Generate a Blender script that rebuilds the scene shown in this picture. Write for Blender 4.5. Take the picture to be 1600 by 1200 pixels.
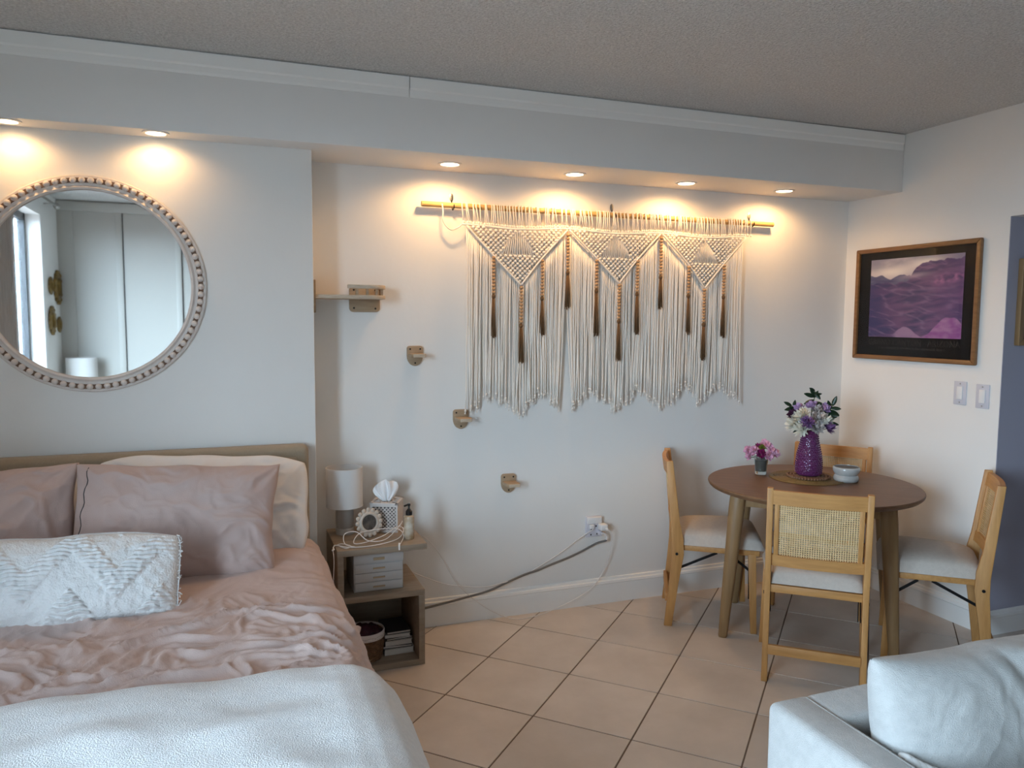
import bpy, bmesh, math, random
import numpy as np
from mathutils import Vector, Matrix

for o in list(bpy.data.objects): bpy.data.objects.remove(o)
S = bpy.context.scene
COL = S.collection
PI = math.pi
random.seed(7)

# ------------------------------------------------------------------ camera
F_PX, YAW, PITCH, ROLL = 1202.57, 0.3555, 0.0841, 0.0064
CAM = (-3.395, -3.5663, 1.5)
cam = bpy.data.cameras.new('camera')
cam.sensor_width = 36.0; cam.sensor_fit = 'HORIZONTAL'; cam.lens = F_PX / 1600 * 36.0
cam.clip_start = 0.02; cam.clip_end = 60
co = bpy.data.objects.new('camera', cam); COL.objects.link(co)
fwd = Vector((math.sin(YAW)*math.cos(PITCH), math.cos(YAW)*math.cos(PITCH), -math.sin(PITCH)))
rgt = Vector((math.cos(YAW), -math.sin(YAW), 0)); upv = rgt.cross(fwd)
r2 = math.cos(ROLL)*rgt + math.sin(ROLL)*upv; u2 = -math.sin(ROLL)*rgt + math.cos(ROLL)*upv
M = Matrix((r2, u2, -fwd)).transposed().to_4x4(); M.translation = Vector(CAM)
co.matrix_world = M
S.camera = co

# ------------------------------------------------------------------ light
S.view_settings.view_transform = 'Standard'; S.view_settings.look = 'None'
S.view_settings.exposure = 0.36; S.view_settings.gamma = 1.0
S.view_settings.use_curve_mapping = False
S.cycles.max_bounces = 10; S.cycles.diffuse_bounces = 6; S.cycles.glossy_bounces = 4; S.cycles.transmission_bounces = 6
S.cycles.caustics_reflective = False; S.cycles.caustics_refractive = False
SKY_STRENGTH = 26.0
SKY_COLOR = (0.60, 0.81, 1.0, 1)                        # bluish overcast sky above the horizon
GROUND_COLOR = (0.085, 0.09, 0.10, 1)                    # the darker ground below it
LAMP_POWER = 8.5
LAMP_COLOR = (1.0, 0.56, 0.22)
w = bpy.data.worlds.new('sky'); S.world = w; w.use_nodes = True
wn = w.node_tree.nodes['Background']
wn.inputs[1].default_value = SKY_STRENGTH
wt = w.node_tree; wc = wt.nodes.new('ShaderNodeTexCoord'); wsx = wt.nodes.new('ShaderNodeSeparateXYZ'); wr_ = wt.nodes.new('ShaderNodeValToRGB')
wt.links.new(wc.outputs['Generated'], wsx.inputs[0]); wm = wt.nodes.new('ShaderNodeMapRange')
wm.inputs['From Min'].default_value = -1; wm.inputs['From Max'].default_value = 1
wt.links.new(wsx.outputs['Z'], wm.inputs['Value']); wt.links.new(wm.outputs[0], wr_.inputs[0]); wt.links.new(wr_.outputs[0], wn.inputs[0])
wr_.color_ramp.elements[0].position = .47; wr_.color_ramp.elements[0].color = GROUND_COLOR
wr_.color_ramp.elements[1].position = 1.0; wr_.color_ramp.elements[1].color = [c*.45 for c in SKY_COLOR[:3]]+[1]
for p_, k_ in ((.505, 1.45), (.56, 1.25), (.70, .75)):  # hazy and brightest near the horizon
    e_ = wr_.color_ramp.elements.new(p_); e_.color = [c*k_ for c in SKY_COLOR[:3]]+[1]
WIN = dict(x=-4.72, y0=-3.85, y1=-2.05, z0=0.12, z1=2.28)       # the window opening in the left wall
po = bpy.data.lights.new('window_portal', 'AREA'); po.shape = 'RECTANGLE'
po.size = WIN['y1']-WIN['y0']; po.size_y = WIN['z1']-WIN['z0']
po.cycles.is_portal = True
pob = bpy.data.objects.new('window_portal', po); COL.objects.link(pob)
pob.location = (WIN['x']-0.18, (WIN['y0']+WIN['y1'])/2, (WIN['z0']+WIN['z1'])/2)
pob.rotation_euler = (PI/2, 0, -PI/2)

# ------------------------------------------------------------------ numpy noise
def _hash(ix, iy, seed):
    h = (ix.astype(np.int64)*374761393 + iy.astype(np.int64)*668265263 + seed*1442695041) & 0xFFFFFFFF
    h = ((h ^ (h >> 13)) * 1274126177) & 0xFFFFFFFF
    return (h ^ (h >> 16)) & 0xFFFFFFFF
def perlin(x, y, seed=0):
    x = np.asarray(x, float); y = np.asarray(y, float)
    ix = np.floor(x); iy = np.floor(y); fx = x-ix; fy = y-iy
    u = fx*fx*fx*(fx*(fx*6-15)+10); v = fy*fy*fy*(fy*(fy*6-15)+10)
    def g(dx, dy):
        a = _hash(ix+dx, iy+dy, seed)/4294967295.0*2*PI
        return np.cos(a)*(fx-dx)+np.sin(a)*(fy-dy)
    a = g(0,0)*(1-u)+g(1,0)*u; b = g(0,1)*(1-u)+g(1,1)*u
    return (a*(1-v)+b*v)*1.5
def fbm(x, y, seed=0, o=4):
    s = 0; a = 1; f = 1
    for k in range(o): s = s+a*perlin(x*f, y*f, seed+k*17); a *= .5; f *= 2.03
    return s
def ridged(x, y, seed=0, o=3, p=2.0):
    s = 0; a = 1; f = 1; t = 0
    for k in range(o):
        s = s+a*(1-np.clip(np.abs(perlin(x*f, y*f, seed+k*31))*1.6, 0, 1))**p; t += a; a *= .5; f *= 2.1
    return s/t
def sstep(a, b, x):
    t = np.clip((np.asarray(x, float)-a)/(b-a), 0, 1); return t*t*(3-2*t)

# ------------------------------------------------------------------ materials
MAT = {}
def mat(name, color, rough=0.6, var=None, vscale=8.0, bump=0.0, bscale=60.0, stretch=None, metal=0.0, coord='Object',
        trans=0.0, emit=None, estr=0.0, sheen=0.0, detail=4.0, spec=0.5, alpha=None, wave=None, ior=1.45):
    m = bpy.data.materials.new(name); m.use_nodes = True
    nt = m.node_tree; N = nt.nodes; L = nt.links; b = N['Principled BSDF']
    b.inputs['Base Color'].default_value = (*color, 1); b.inputs['Roughness'].default_value = rough
    b.inputs['Metallic'].default_value = metal; b.inputs['Transmission Weight'].default_value = trans
    b.inputs['Specular IOR Level'].default_value = spec; b.inputs['IOR'].default_value = ior
    if sheen: b.inputs['Sheen Weight'].default_value = sheen; b.inputs['Sheen Roughness'].default_value = .5
    if emit: b.inputs['Emission Color'].default_value = (*emit, 1); b.inputs['Emission Strength'].default_value = estr
    tc = N.new('ShaderNodeTexCoord'); src = tc.outputs[coord]
    if coord == 'World':
        pass
    if stretch:
        mp = N.new('ShaderNodeMapping'); mp.inputs['Scale'].default_value = stretch; L.new(src, mp.inputs['Vector']); src = mp.outputs[0]
    if var:
        nz = N.new('ShaderNodeTexNoise'); nz.inputs['Scale'].default_value = vscale; nz.inputs['Detail'].default_value = detail
        nz.inputs['Roughness'].default_value = .6
        L.new(src, nz.inputs['Vector'])
        cr = N.new('ShaderNodeValToRGB'); cr.color_ramp.elements[0].position = .3; cr.color_ramp.elements[1].position = .7
        cr.color_ramp.elements[0].color = (*color, 1); cr.color_ramp.elements[1].color = (*var, 1)
        L.new(nz.outputs['Fac'], cr.inputs[0]); L.new(cr.outputs[0], b.inputs['Base Color'])
    if bump:
        bz = N.new('ShaderNodeTexNoise'); bz.inputs['Scale'].default_value = bscale; bz.inputs['Detail'].default_value = 3
        L.new(src, bz.inputs['Vector'])
        bp = N.new('ShaderNodeBump'); bp.inputs['Strength'].default_value = min(bump, 1.0); bp.inputs['Distance'].default_value = .004*max(1, bump)
        L.new(bz.outputs['Fac'], bp.inputs['Height']); L.new(bp.outputs[0], b.inputs['Normal'])
    MAT[name] = m
    return m
def nodes(m): return m.node_tree.nodes, m.node_tree.links, m.node_tree.nodes['Principled BSDF']

mat('wall', (.82, .81, .785), .55, var=(.79, .78, .755), vscale=1.2, bump=.12, bscale=35)
mat('paint_trim', (.86, .86, .84), .4)
mat('soffit', (.80, .79, .77), .5, var=(.77, .76, .745), vscale=1.5, bump=.08, bscale=30)
mat('ceiling_paint', (.86, .85, .83), .95, var=(.60, .59, .575), vscale=105, bump=4.0, bscale=120)
mat('hall_wall_shaded', (.37, .365, .44), .6, bump=.1, bscale=35)  # purple-grey: the hallway's cool-lit shade is put into the base colour
mat('grout', (.16, .115, .085), .9)
mat('tile', (.66, .585, .52), .38, var=(.54, .47, .41), vscale=3.5, bump=.06, bscale=25, detail=8)
mat('headboard', (.36, .29, .205), .85, var=(.32, .255, .18), vscale=200, bump=.5, bscale=700, sheen=.2)
mat('mattress', (.7, .68, .64), .9)
mat('duvet', (.57, .435, .395), .8, var=(.52, .395, .36), vscale=4, bump=.25, bscale=350, sheen=.15)
mat('sham', (.50, .38, .345), .8, var=(.455, .345, .315), vscale=5, bump=.25, bscale=400, sheen=.15)
mat('white_cotton', (.78, .75, .73), .8, bump=.15, bscale=300)
mat('plush', (.70, .71, .72), .95, var=(.80, .80, .80), vscale=60, bump=1.0, bscale=330, sheen=.5)
mat('tufted', (.74, .735, .73), .95, bump=1.0, bscale=160, sheen=.3)
mat('sofa', (.47, .47, .46), .9, var=(.40, .40, .395), vscale=38, bump=.5, bscale=420, sheen=.2)
mat('seat_linen', (.60, .535, .475), .9, var=(.54, .48, .425), vscale=60, bump=.5, bscale=500)
mat('oak', (.56, .295, .10), .5, var=(.42, .205, .065), vscale=6, stretch=(9, 9, 1.0), bump=.1, bscale=40, detail=6)
mat('oak_h', (.56, .295, .10), .5, var=(.42, .205, .065), vscale=6, stretch=(1.0, 9, 9), bump=.1, bscale=40, detail=6)
mat('walnut', (.19, .102, .052), .45, var=(.135, .07, .034), vscale=5, stretch=(1.2, 10, 10), detail=6)
mat('walnut_leg', (.30, .185, .085), .42, var=(.23, .135, .06), vscale=5, stretch=(10, 10, 1), detail=6)
mat('cane', (.72, .52, .28), .6, var=(.56, .39, .19), vscale=40)
mat('black_metal', (.012, .012, .013), .45, metal=.6)
mat('ash', (.34, .27, .20), .55, var=(.24, .185, .135), vscale=5, stretch=(1.0, 12, 12), detail=6)
mat('birch', (.42, .31, .20), .6, var=(.32, .225, .14), vscale=8, stretch=(1, 8, 8))
mat('birch_edge', (.62, .52, .40), .6, var=(.45, .35, .25), vscale=30, stretch=(1, 1, 9))
mat('screw', (.03, .025, .02), .5, metal=.5)
mat('dowel', (.62, .40, .17), .55, var=(.50, .30, .11), vscale=6, stretch=(1, 12, 12))
mat('macrame', (.92, .87, .80), .9, bump=.6, bscale=400)
mat('bead_wood', (.50, .315, .175), .5, var=(.40, .235, .115), vscale=30)
mat('tassel', (.10, .05, .02), .85, var=(.18, .10, .045), vscale=90, stretch=(6, 6, 1))
mat('steel', (.45, .43, .40), .35, metal=1)
mat('mirror_glass', (.86, .88, .88), .02, metal=1.0)
mat('mirror_frame', (.76, .71, .67), .55, var=(.68, .62, .58), vscale=25)
mat('bead_channel', (.20, .12, .08), .7)
mat('white_plastic', (.78, .78, .78), .35)
mat('adapter', (.60, .60, .66), .4)
mat('shade', (.70, .68, .66), .85, bump=.2, bscale=500)
mat('lamp_ceramic', (.36, .33, .30), .3)
mat('lamp_foot', (.50, .47, .44), .5)
mat('tissue', (.86, .85, .85), .9)
mat('carved_white', (.66, .60, .56), .6)
mat('carved_gap', (.10, .085, .08), .8)
mat('shell_white', (.62, .55, .48), .55, var=(.50, .43, .36), vscale=25)
mat('dark_print', (.02, .018, .016), .25, var=(.16, .13, .11), vscale=35)
mat('black_plastic', (.012, .012, .012), .3)
mat('marble', (.62, .57, .48), .25, var=(.36, .22, .10), vscale=22, detail=2)
mat('cable_white', (.75, .72, .70), .5)
mat('cable_grey', (.17, .16, .15), .6)
mat('organizer', (.50, .49, .48), .5)
mat('handle_tan', (.42, .31, .19), .5)
mat('wicker', (.21, .115, .055), .7, var=(.10, .05, .025), vscale=60, bump=1, bscale=90)
mat('liner', (.66, .60, .58), .9)
mat('dark_cloth', (.02, .018, .022), .9, var=(.10, .012, .03), vscale=14)
mat('paper', (.62, .60, .57), .8, var=(.5, .48, .45), vscale=60, stretch=(1, 1, 30))
mat('book_dark', (.03, .03, .035), .5)
mat('book_white', (.55, .54, .52), .5)
mat('frame_wood', (.26, .135, .055), .35, var=(.19, .09, .035), vscale=8, stretch=(9, 1, 9))
mat('mat_black', (.008, .008, .009), .7, spec=.08)
mat('letter', (.028, .026, .026), .6, spec=.1)
mat('purple_glass', (.24, .05, .20), .05, trans=.5, spec=.9)
mat('clear_glass', (.80, .86, .83), .05, trans=.92)
mat('ceramic', (.60, .61, .60), .2, var=(.42, .44, .44), vscale=14)
mat('ash_dark', (.02, .022, .025), .4)
mat('gold_weave', (.25, .16, .06), .5, var=(.17, .105, .035), vscale=60, bump=.8, bscale=160)
mat('trivet_wood', (.10, .04, .022), .5, var=(.32, .18, .10), vscale=60)
mat('leaf', (.008, .022, .010), .35, var=(.014, .035, .014), vscale=20)
mat('stem', (.05, .10, .03), .6)
mat('petal_white', (.78, .77, .68), .7)
mat('petal_purple', (.17, .075, .22), .7, var=(.28, .15, .34), vscale=60)
mat('petal_lilac', (.46, .30, .52), .7)
mat('petal_plum', (.055, .012, .045), .7)
mat('petal_pink', (.68, .33, .50), .7, var=(.80, .52, .64), vscale=70)
mat('petal_magenta', (.24, .012, .11), .7)
mat('petal_green', (.19, .23, .03), .7)
mat('petal_speck', (.62, .58, .53), .7, var=(.42, .36, .36), vscale=120)
mat('water_stems', (.012, .03, .006), .3, var=(.07, .10, .02), vscale=60)
mat('closet', (.44, .425, .39), .5)
mat('brass', (.22, .14, .045), .38, metal=1, bump=.8, bscale=120)
mat('curtain', (.50, .45, .41), .9)
mat('dark_frame', (.02, .022, .026), .4)
mat('rope_white', (.74, .73, .72), .9)
mat('downlight_ring', (.75, .73, .70), .4)
mat('downlight_lens', (1, .9, .75), .5, emit=(1.0, .80, .52), estr=9.0)
mat('hall_print', (.035, .02, .02), .4, var=(.12, .10, .10), vscale=8)
# purple hobnail vase: bumps
N_, L_, B_ = nodes(MAT['purple_glass'])
vo = N_.new('ShaderNodeTexVoronoi'); vo.inputs['Scale'].default_value = 75
tc = N_.new('ShaderNodeTexCoord'); L_.new(tc.outputs['Object'], vo.inputs['Vector'])
bp = N_.new('ShaderNodeBump'); bp.inputs['Strength'].default_value = .8; bp.inputs['Distance'].default_value = .004; bp.invert = True
L_.new(vo.outputs['Distance'], bp.inputs['Height']); L_.new(bp.outputs[0], B_.inputs['Normal'])
# window glass: lets daylight straight through, with a weak reflection
gm = bpy.data.materials.new('window_glass'); gm.use_nodes = True; gt = gm.node_tree; gt.nodes.clear()
go = gt.nodes.new('ShaderNodeOutputMaterial'); mx = gt.nodes.new('ShaderNodeMixShader'); mx.inputs[0].default_value = .06
tr = gt.nodes.new('ShaderNodeBsdfTransparent'); gl = gt.nodes.new('ShaderNodeBsdfGlossy'); gl.inputs['Roughness'].default_value = .02
gt.links.new(tr.outputs[0], mx.inputs[1]); gt.links.new(gl.outputs[0], mx.inputs[2]); gt.links.new(mx.outputs[0], go.inputs[0])
MAT['window_glass'] = gm
# picture glass: dark print seen under a faint reflection
gp = gm.copy(); gp.name = 'picture_glass'; gp.node_tree.nodes['Mix Shader'].inputs[0].default_value = .015; MAT['picture_glass'] = gp
# printed sheet: colours come from the mesh's own colour attribute (flat print)
pm = bpy.data.materials.new('print'); pm.use_nodes = True
pa = pm.node_tree.nodes.new('ShaderNodeAttribute'); pa.attribute_name = 'Col'
pm.node_tree.links.new(pa.outputs['Color'], pm.node_tree.nodes['Principled BSDF'].inputs['Base Color'])
pm.node_tree.nodes['Principled BSDF'].inputs['Roughness'].default_value = .6; pm.node_tree.nodes['Principled BSDF'].inputs['Specular IOR Level'].default_value = .15
MAT['print'] = pm
# world-position texture space for tiles, random tint per tile
N_, L_, B_ = nodes(MAT['tile'])
ge = N_.new('ShaderNodeNewGeometry')
for n in N_:
    if n.type == 'TEX_NOISE': L_.new(ge.outputs['Position'], n.inputs['Vector'])
oi = N_.new('ShaderNodeObjectInfo'); hs = N_.new('ShaderNodeHueSaturation'); mr = N_.new('ShaderNodeMapRange')
mr.inputs['To Min'].default_value = .93; mr.inputs['To Max'].default_value = 1.06
L_.new(oi.outputs['Random'], mr.inputs['Value']); L_.new(mr.outputs[0], hs.inputs['Value'])
src = B_.inputs['Base Color'].links[0].from_socket; L_.new(src, hs.inputs['Color']); L_.new(hs.outputs[0], B_.inputs['Base Color'])

# ------------------------------------------------------------------ mesh builder
class MB:
    def __init__(s): s.v = []; s.f = []; s.n = 0
    def add(s, v, f):
        v = [tuple(map(float, p)) for p in v]; k = s.n
        s.v += v; s.f += [tuple(i+k for i in q) for q in f]; s.n += len(v); return s
    def box(s, x0, x1, y0, y1, z0, z1):
        return s.add([(x0,y0,z0),(x1,y0,z0),(x1,y1,z0),(x0,y1,z0),(x0,y0,z1),(x1,y0,z1),(x1,y1,z1),(x0,y1,z1)],
                     [(3,2,1,0),(4,5,6,7),(0,1,5,4),(1,2,6,5),(2,3,7,6),(3,0,4,7)])
    def bar(s, p0, p1, wx, wy, w1=None, ref=(0,0,1)):
        p0 = Vector(p0); p1 = Vector(p1); d = (p1-p0).normalized(); r = Vector(ref)
        if abs(d.dot(r)) > .95: r = Vector((0,1,0))
        a = d.cross(r).normalized(); b = a.cross(d); V = []
        k = w1 or (wx, wy)
        for p, (q, t) in ((p0, (wx, wy)), (p1, k)):
            for i, j in ((-1,-1),(1,-1),(1,1),(-1,1)): V.append(p+a*q*.5*i+b*t*.5*j)
        return s.add(V, [(0,1,2,3)[::-1],(4,5,6,7),(0,1,5,4),(1,2,6,5),(2,3,7,6),(3,0,4,7)])
    def tube(s, pts, r, n=6, cap=True):
        pts = [Vector(p) for p in pts]; m = len(pts); V = []; Fc = []
        rr = r if hasattr(r, '__len__') else [r]*m
        t0 = (pts[1]-pts[0]).normalized(); ref = Vector((0,0,1)) if abs(t0.z) < .9 else Vector((1,0,0))
        a = t0.cross(ref).normalized()
        for i, p in enumerate(pts):
            t = (pts[min(i+1,m-1)]-pts[max(i-1,0)]).normalized()
            a = (a-t*a.dot(t)); a = a.normalized() if a.length > 1e-6 else t.orthogonal().normalized(); b = t.cross(a)
            for k in range(n):
                th = 2*PI*k/n; V.append(p+(a*math.cos(th)+b*math.sin(th))*rr[i])
        for i in range(m-1):
            for k in range(n):
                k2 = (k+1) % n; Fc.append((i*n+k, i*n+k2, (i+1)*n+k2, (i+1)*n+k))
        if cap: Fc += [tuple(range(n))[::-1], tuple((m-1)*n+k for k in range(n))]
        return s.add(V, Fc)
    def lathe(s, prof, n=32, c=(0,0,0), axis='z', sx=1, sy=1):
        V = []; Fc = []; m = len(prof)
        for r, h in prof:
            for k in range(n):
                th = 2*PI*k/n; x, y = r*math.cos(th)*sx, r*math.sin(th)*sy
                if axis == 'z': V.append((c[0]+x, c[1]+y, c[2]+h))
                elif axis == 'y': V.append((c[0]+x, c[1]-h, c[2]+y))   # +h goes towards -y
                else: V.append((c[0]+h, c[1]+x, c[2]+y))
        for i in range(m-1):
            for k in range(n):
                k2 = (k+1) % n; Fc.append((i*n+k, i*n+k2, (i+1)*n+k2, (i+1)*n+k))
        if prof[0][0] > 1e-6: Fc.append(tuple(range(n))[::-1])
        if prof[-1][0] > 1e-6 and m > 2: Fc.append(tuple((m-1)*n+k for k in range(n)))
        return s.add(V, Fc)
    def disc(s, r, h, n=48, axis='z'):
        cs = [(r*math.cos(2*PI*k/n), r*math.sin(2*PI*k/n)) for k in range(n)]
        return s.add([(x, y, h) if axis == 'z' else ((x, -h, y) if axis == 'y' else (h, x, y)) for x, y in cs], [tuple(range(n))])
    def ring(s, prof, n=64, c=(0,0,0), axis='y'):      # closed profile revolved
        V = []; Fc = []; m = len(prof)
        for r, h in prof:
            for k in range(n):
                th = 2*PI*k/n; x, y = r*math.cos(th), r*math.sin(th)
                V.append((c[0]+x, c[1]-h, c[2]+y) if axis == 'y' else ((c[0]+x, c[1]+y, c[2]+h) if axis == 'z' else (c[0]+h, c[1]+x, c[2]+y)))
        for i in range(m):
            i2 = (i+1) % m
            for k in range(n):
                k2 = (k+1) % n; Fc.append((i*n+k, i*n+k2, i2*n+k2, i2*n+k))
        return s.add(V, Fc)
    def ball(s, c, r, n=8, m=5, sc=(1,1,1)):
        V = [(c[0], c[1], c[2]+r*sc[2])]; Fc = []
        for i in range(1, m):
            ph = PI*i/m
            for k in range(n):
                th = 2*PI*k/n; V.append((c[0]+r*sc[0]*math.sin(ph)*math.cos(th), c[1]+r*sc[1]*math.sin(ph)*math.sin(th), c[2]+r*sc[2]*math.cos(ph)))
        V.append((c[0], c[1], c[2]-r*sc[2])); last = len(V)-1
        for k in range(n): Fc.append((0, 1+k, 1+(k+1) % n))
        for i in range(m-2):
            for k in range(n): Fc.append((1+i*n+k, 1+(i+1)*n+k, 1+(i+1)*n+(k+1) % n, 1+i*n+(k+1) % n))
        for k in range(n): Fc.append((last, 1+(m-2)*n+(k+1) % n, 1+(m-2)*n+k))
        return s.add(V, Fc)
    def prism(s, poly, d0, d1, plane='xy'):           # polygon extruded between d0 and d1 along the third axis
        n = len(poly)
        def P(p, d):
            return (p[0], p[1], d) if plane == 'xy' else ((p[0], d, p[1]) if plane == 'xz' else (d, p[0], p[1]))
        V = [P(p, d0) for p in poly]+[P(p, d1) for p in poly]
        return s.add(V, [tuple(range(n))[::-1], tuple(range(n, 2*n))]+[(i, (i+1) % n, n+(i+1) % n, n+i) for i in range(n)])
    def grid(s, P):                                   # P: array (m, n, 3)
        m, n = P.shape[:2]
        Fc = [(i*n+j, i*n+j+1, (i+1)*n+j+1, (i+1)*n+j) for i in range(m-1) for j in range(n-1)]
        return s.add(P.reshape(-1, 3).tolist(), Fc)
    def mesh(s, name, m=None, smooth=False, weld=0.0, bevel=0.0, seg=2, angle=40):
        me = bpy.data.meshes.new(name)
        bm = bmesh.new(); vs = [bm.verts.new(p) for p in s.v]
        for q in s.f:
            try: bm.faces.new([vs[i] for i in q])
            except ValueError: pass
        if weld: bmesh.ops.remove_doubles(bm, verts=bm.verts, dist=weld)
        bmesh.ops.recalc_face_normals(bm, faces=bm.faces)
        if bevel:
            ed = [e for e in bm.edges if len(e.link_faces) == 2 and e.calc_face_angle(0) > math.radians(30)]
            bmesh.ops.bevel(bm, geom=ed, offset=bevel, segments=seg, profile=.5, affect='EDGES', clamp_overlap=True)
        bm.to_mesh(me); bm.free()
        if smooth or bevel:
            for p in me.polygons: p.use_smooth = True
            me.set_sharp_from_angle(angle=math.radians(angle))
        if m: me.materials.append(MAT[m])
        return me
    def build(s, name, m, parent=None, **k):
        return link(name, s.mesh(name, m, **k), parent)
def link(name, me, parent=None, loc=None, rot=None):
    o = bpy.data.objects.new(name, me); COL.objects.link(o)
    if parent: o.parent = parent
    if loc: o.location = loc
    if rot: o.rotation_euler = rot
    return o
def tag(o, label=None, cat=None, group=None, kind=None):
    if label: o['label'] = label
    if cat: o['category'] = cat
    if group: o['group'] = group
    if kind: o['kind'] = kind
    return o
def thing(name, label, cat, loc=(0,0,0), rz=0.0, group=None):
    o = link(name, None, None, loc, (0, 0, rz)); o.empty_display_size = .05
    return tag(o, label, cat, group)
def struct(o): o['kind'] = 'structure'; return o
def stuff(o): o['kind'] = 'stuff'; return o
def dup(o, parent=None):
    c = o.copy(); COL.objects.link(c)
    if parent: c.parent = parent
    for ch in list(o.children): dup(ch, c)
    return c
def smoothpath(pts, n=60):                             # Catmull-Rom
    P = [Vector(p) for p in pts]; P = [P[0]*2-P[1]]+P+[P[-1]*2-P[-2]]; out = []; m = len(P)-3
    for i in range(n+1):
        t = i/n*m; k = min(int(t), m-1); t -= k
        a, b, c, d = P[k:k+4]
        out.append(.5*((2*b)+(c-a)*t+(2*a-5*b+4*c-d)*t*t+(3*b-a-3*c+d)*t**3))
    return out

# ================================================================== the room
H = 2.487; ZS = 2.188; DS = 0.377; J = 0.2436; XJ = -3.0476; XL = -4.72; YF = -4.5; YE = -0.995; HH = 1.986; HX = 1.7
def clip(poly, nx, ny, d):                             # keep nx*x+ny*y <= d
    out = []
    for i in range(len(poly)):
        a, b = poly[i], poly[(i+1) % len(poly)]; fa = nx*a[0]+ny*a[1]-d; fb = nx*b[0]+ny*b[1]-d
        if fa <= 0: out.append(a)
        if (fa < 0 < fb) or (fb < 0 < fa):
            t = fa/(fa-fb); out.append((a[0]+(b[0]-a[0])*t, a[1]+(b[1]-a[1])*t))
    return out
def area(p): return .5*abs(sum(p[i][0]*p[(i+1) % len(p)][1]-p[(i+1) % len(p)][0]*p[i][1] for i in range(len(p)))) if len(p) > 2 else 0
fl = struct(MB().box(XL-.3, HX, YF-.1, .1, -.15, -.0025).build('floor', 'grout'))
TS = 0.3837; TH = math.radians(-135.314); TO = (-2.0601, -0.1547); GAP = .0055
hs_ = TS/2-GAP/2
full = MB().prism([(-hs_, -hs_), (hs_, -hs_), (hs_, hs_), (-hs_, hs_)], -.01, 0).mesh('tile', 'tile', bevel=.0012, seg=1)
ct, st = math.cos(TH), math.sin(TH)
for i in range(-16, 17):
    for j in range(-16, 17):
        cx, cy = (i+.5)*TS, (j+.5)*TS
        wx, wy = TO[0]+cx*ct-cy*st, TO[1]+cx*st+cy*ct
        sq = [(wx+a*ct-b*st, wy+a*st+b*ct) for a, b in ((-hs_,-hs_),(hs_,-hs_),(hs_,hs_),(-hs_,hs_))]
        for (x0, x1, y0, y1) in ((XL, 0, YF, 0), (0, HX, YF, YE)):
            p = sq
            for n in ((1,0,x1), (-1,0,-x0), (0,1,y1), (0,-1,-y0)):
                p = clip(p, *n)
                if len(p) < 3: break
            if len(p) < 3 or area(p) < .002: continue
            if area(p) > hs_*hs_*4*.999: link('tile', full, fl, (wx, wy, 0), (0, 0, TH))
            else: MB().prism(p, -.01, 0).build('tile', 'tile', fl)

struct(MB().box(XL-.3, HX+.1, YF-.1, .1, H, H+.1).build('ceiling', 'ceiling_paint'))
struct(MB().box(XJ-.2, .14, 0, .14, 0, H).build('wall_back', 'wall'))
struct(MB().box(XL-.2, XJ, -J, 0.14, 0, H).build('wall_bed_side', 'wall', bevel=.004))
rw = MB(); rw.box(0, .12, YE, .0, 0, H); rw.box(0, .12, -3.6, YE, HH, H); rw.box(0, .12, YF, -3.6, 0, H)
struct(rw.build('wall_right', 'wall'))
hs2 = MB(); hs2.box(.12, HX, YE, YE+.1, 0, HH+.25); hs2.box(.001, HX, YE-.003, YE, 0, HH)  # thin skin carries the shaded tint across the right wall's end
struct(hs2.build('wall_hall', 'hall_wall_shaded'))
hw_ = MB(); hw_.box(HX, HX+.1, YF, YE+.1, 0, H)
struct(hw_.build('wall_hall_end', 'hall_wall_shaded'))
struct(MB().box(.12, HX, YF, YE, HH+.25, HH+.3).build('ceiling_hall', 'ceiling_paint'))
lw = MB(); W = WIN
lw.box(XL-.16, XL, YF, W['y0'], 0, H); lw.box(XL-.16, XL, W['y1'], -J, 0, H)
lw.box(XL-.16, XL, W['y0'], W['y1'], 0, W['z0']); lw.box(XL-.16, XL, W['y0'], W['y1'], W['z1'], H)
struct(lw.build('wall_left', 'wall'))
struct(MB().box(XL-.2, 0, -DS, 0, ZS, H).build('ceiling_soffit', 'soffit', bevel=.003))
# thin two-step moulding along the top of the soffit, in two lengths with a joint
for k, (x0, x1) in enumerate(((XL, -2.671), (-2.667, -.012))):
    p = [(-DS-.0005, H-.085), (-DS-.004, H-.085), (-DS-.006, H-.075), (-DS-.006, H-.055), (-DS-.012, H-.048), (-DS-.014, H-.006), (-DS-.0005, H-.006)]
    struct(MB().prism(p, x0, x1, 'yz').build('trim_%d' % (k+1), 'paint_trim'))
# baseboards with a stepped cap
def bprof(h=.138, t=.014): return [(0, 0), (-t, 0), (-t, h-.035), (-t*1.35, h-.03), (-t*1.2, h-.018), (-t*.75, h-.014), (-t*.6, h-.003), (-t*.3, h), (0, h)]
struct(MB().prism(bprof(), XJ, 0, 'yz').build('baseboard_back', 'paint_trim'))
b_ = MB().prism([(x, z) for x, z in bprof(.125)], -.02, YE, 'xz')
struct(b_.build('baseboard_right', 'paint_trim'))
struct(MB().prism([(YE-.003+y, z) for y, z in bprof(.118)], -.012, HX, 'yz').build('baseboard_hall', 'paint_trim'))

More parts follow.
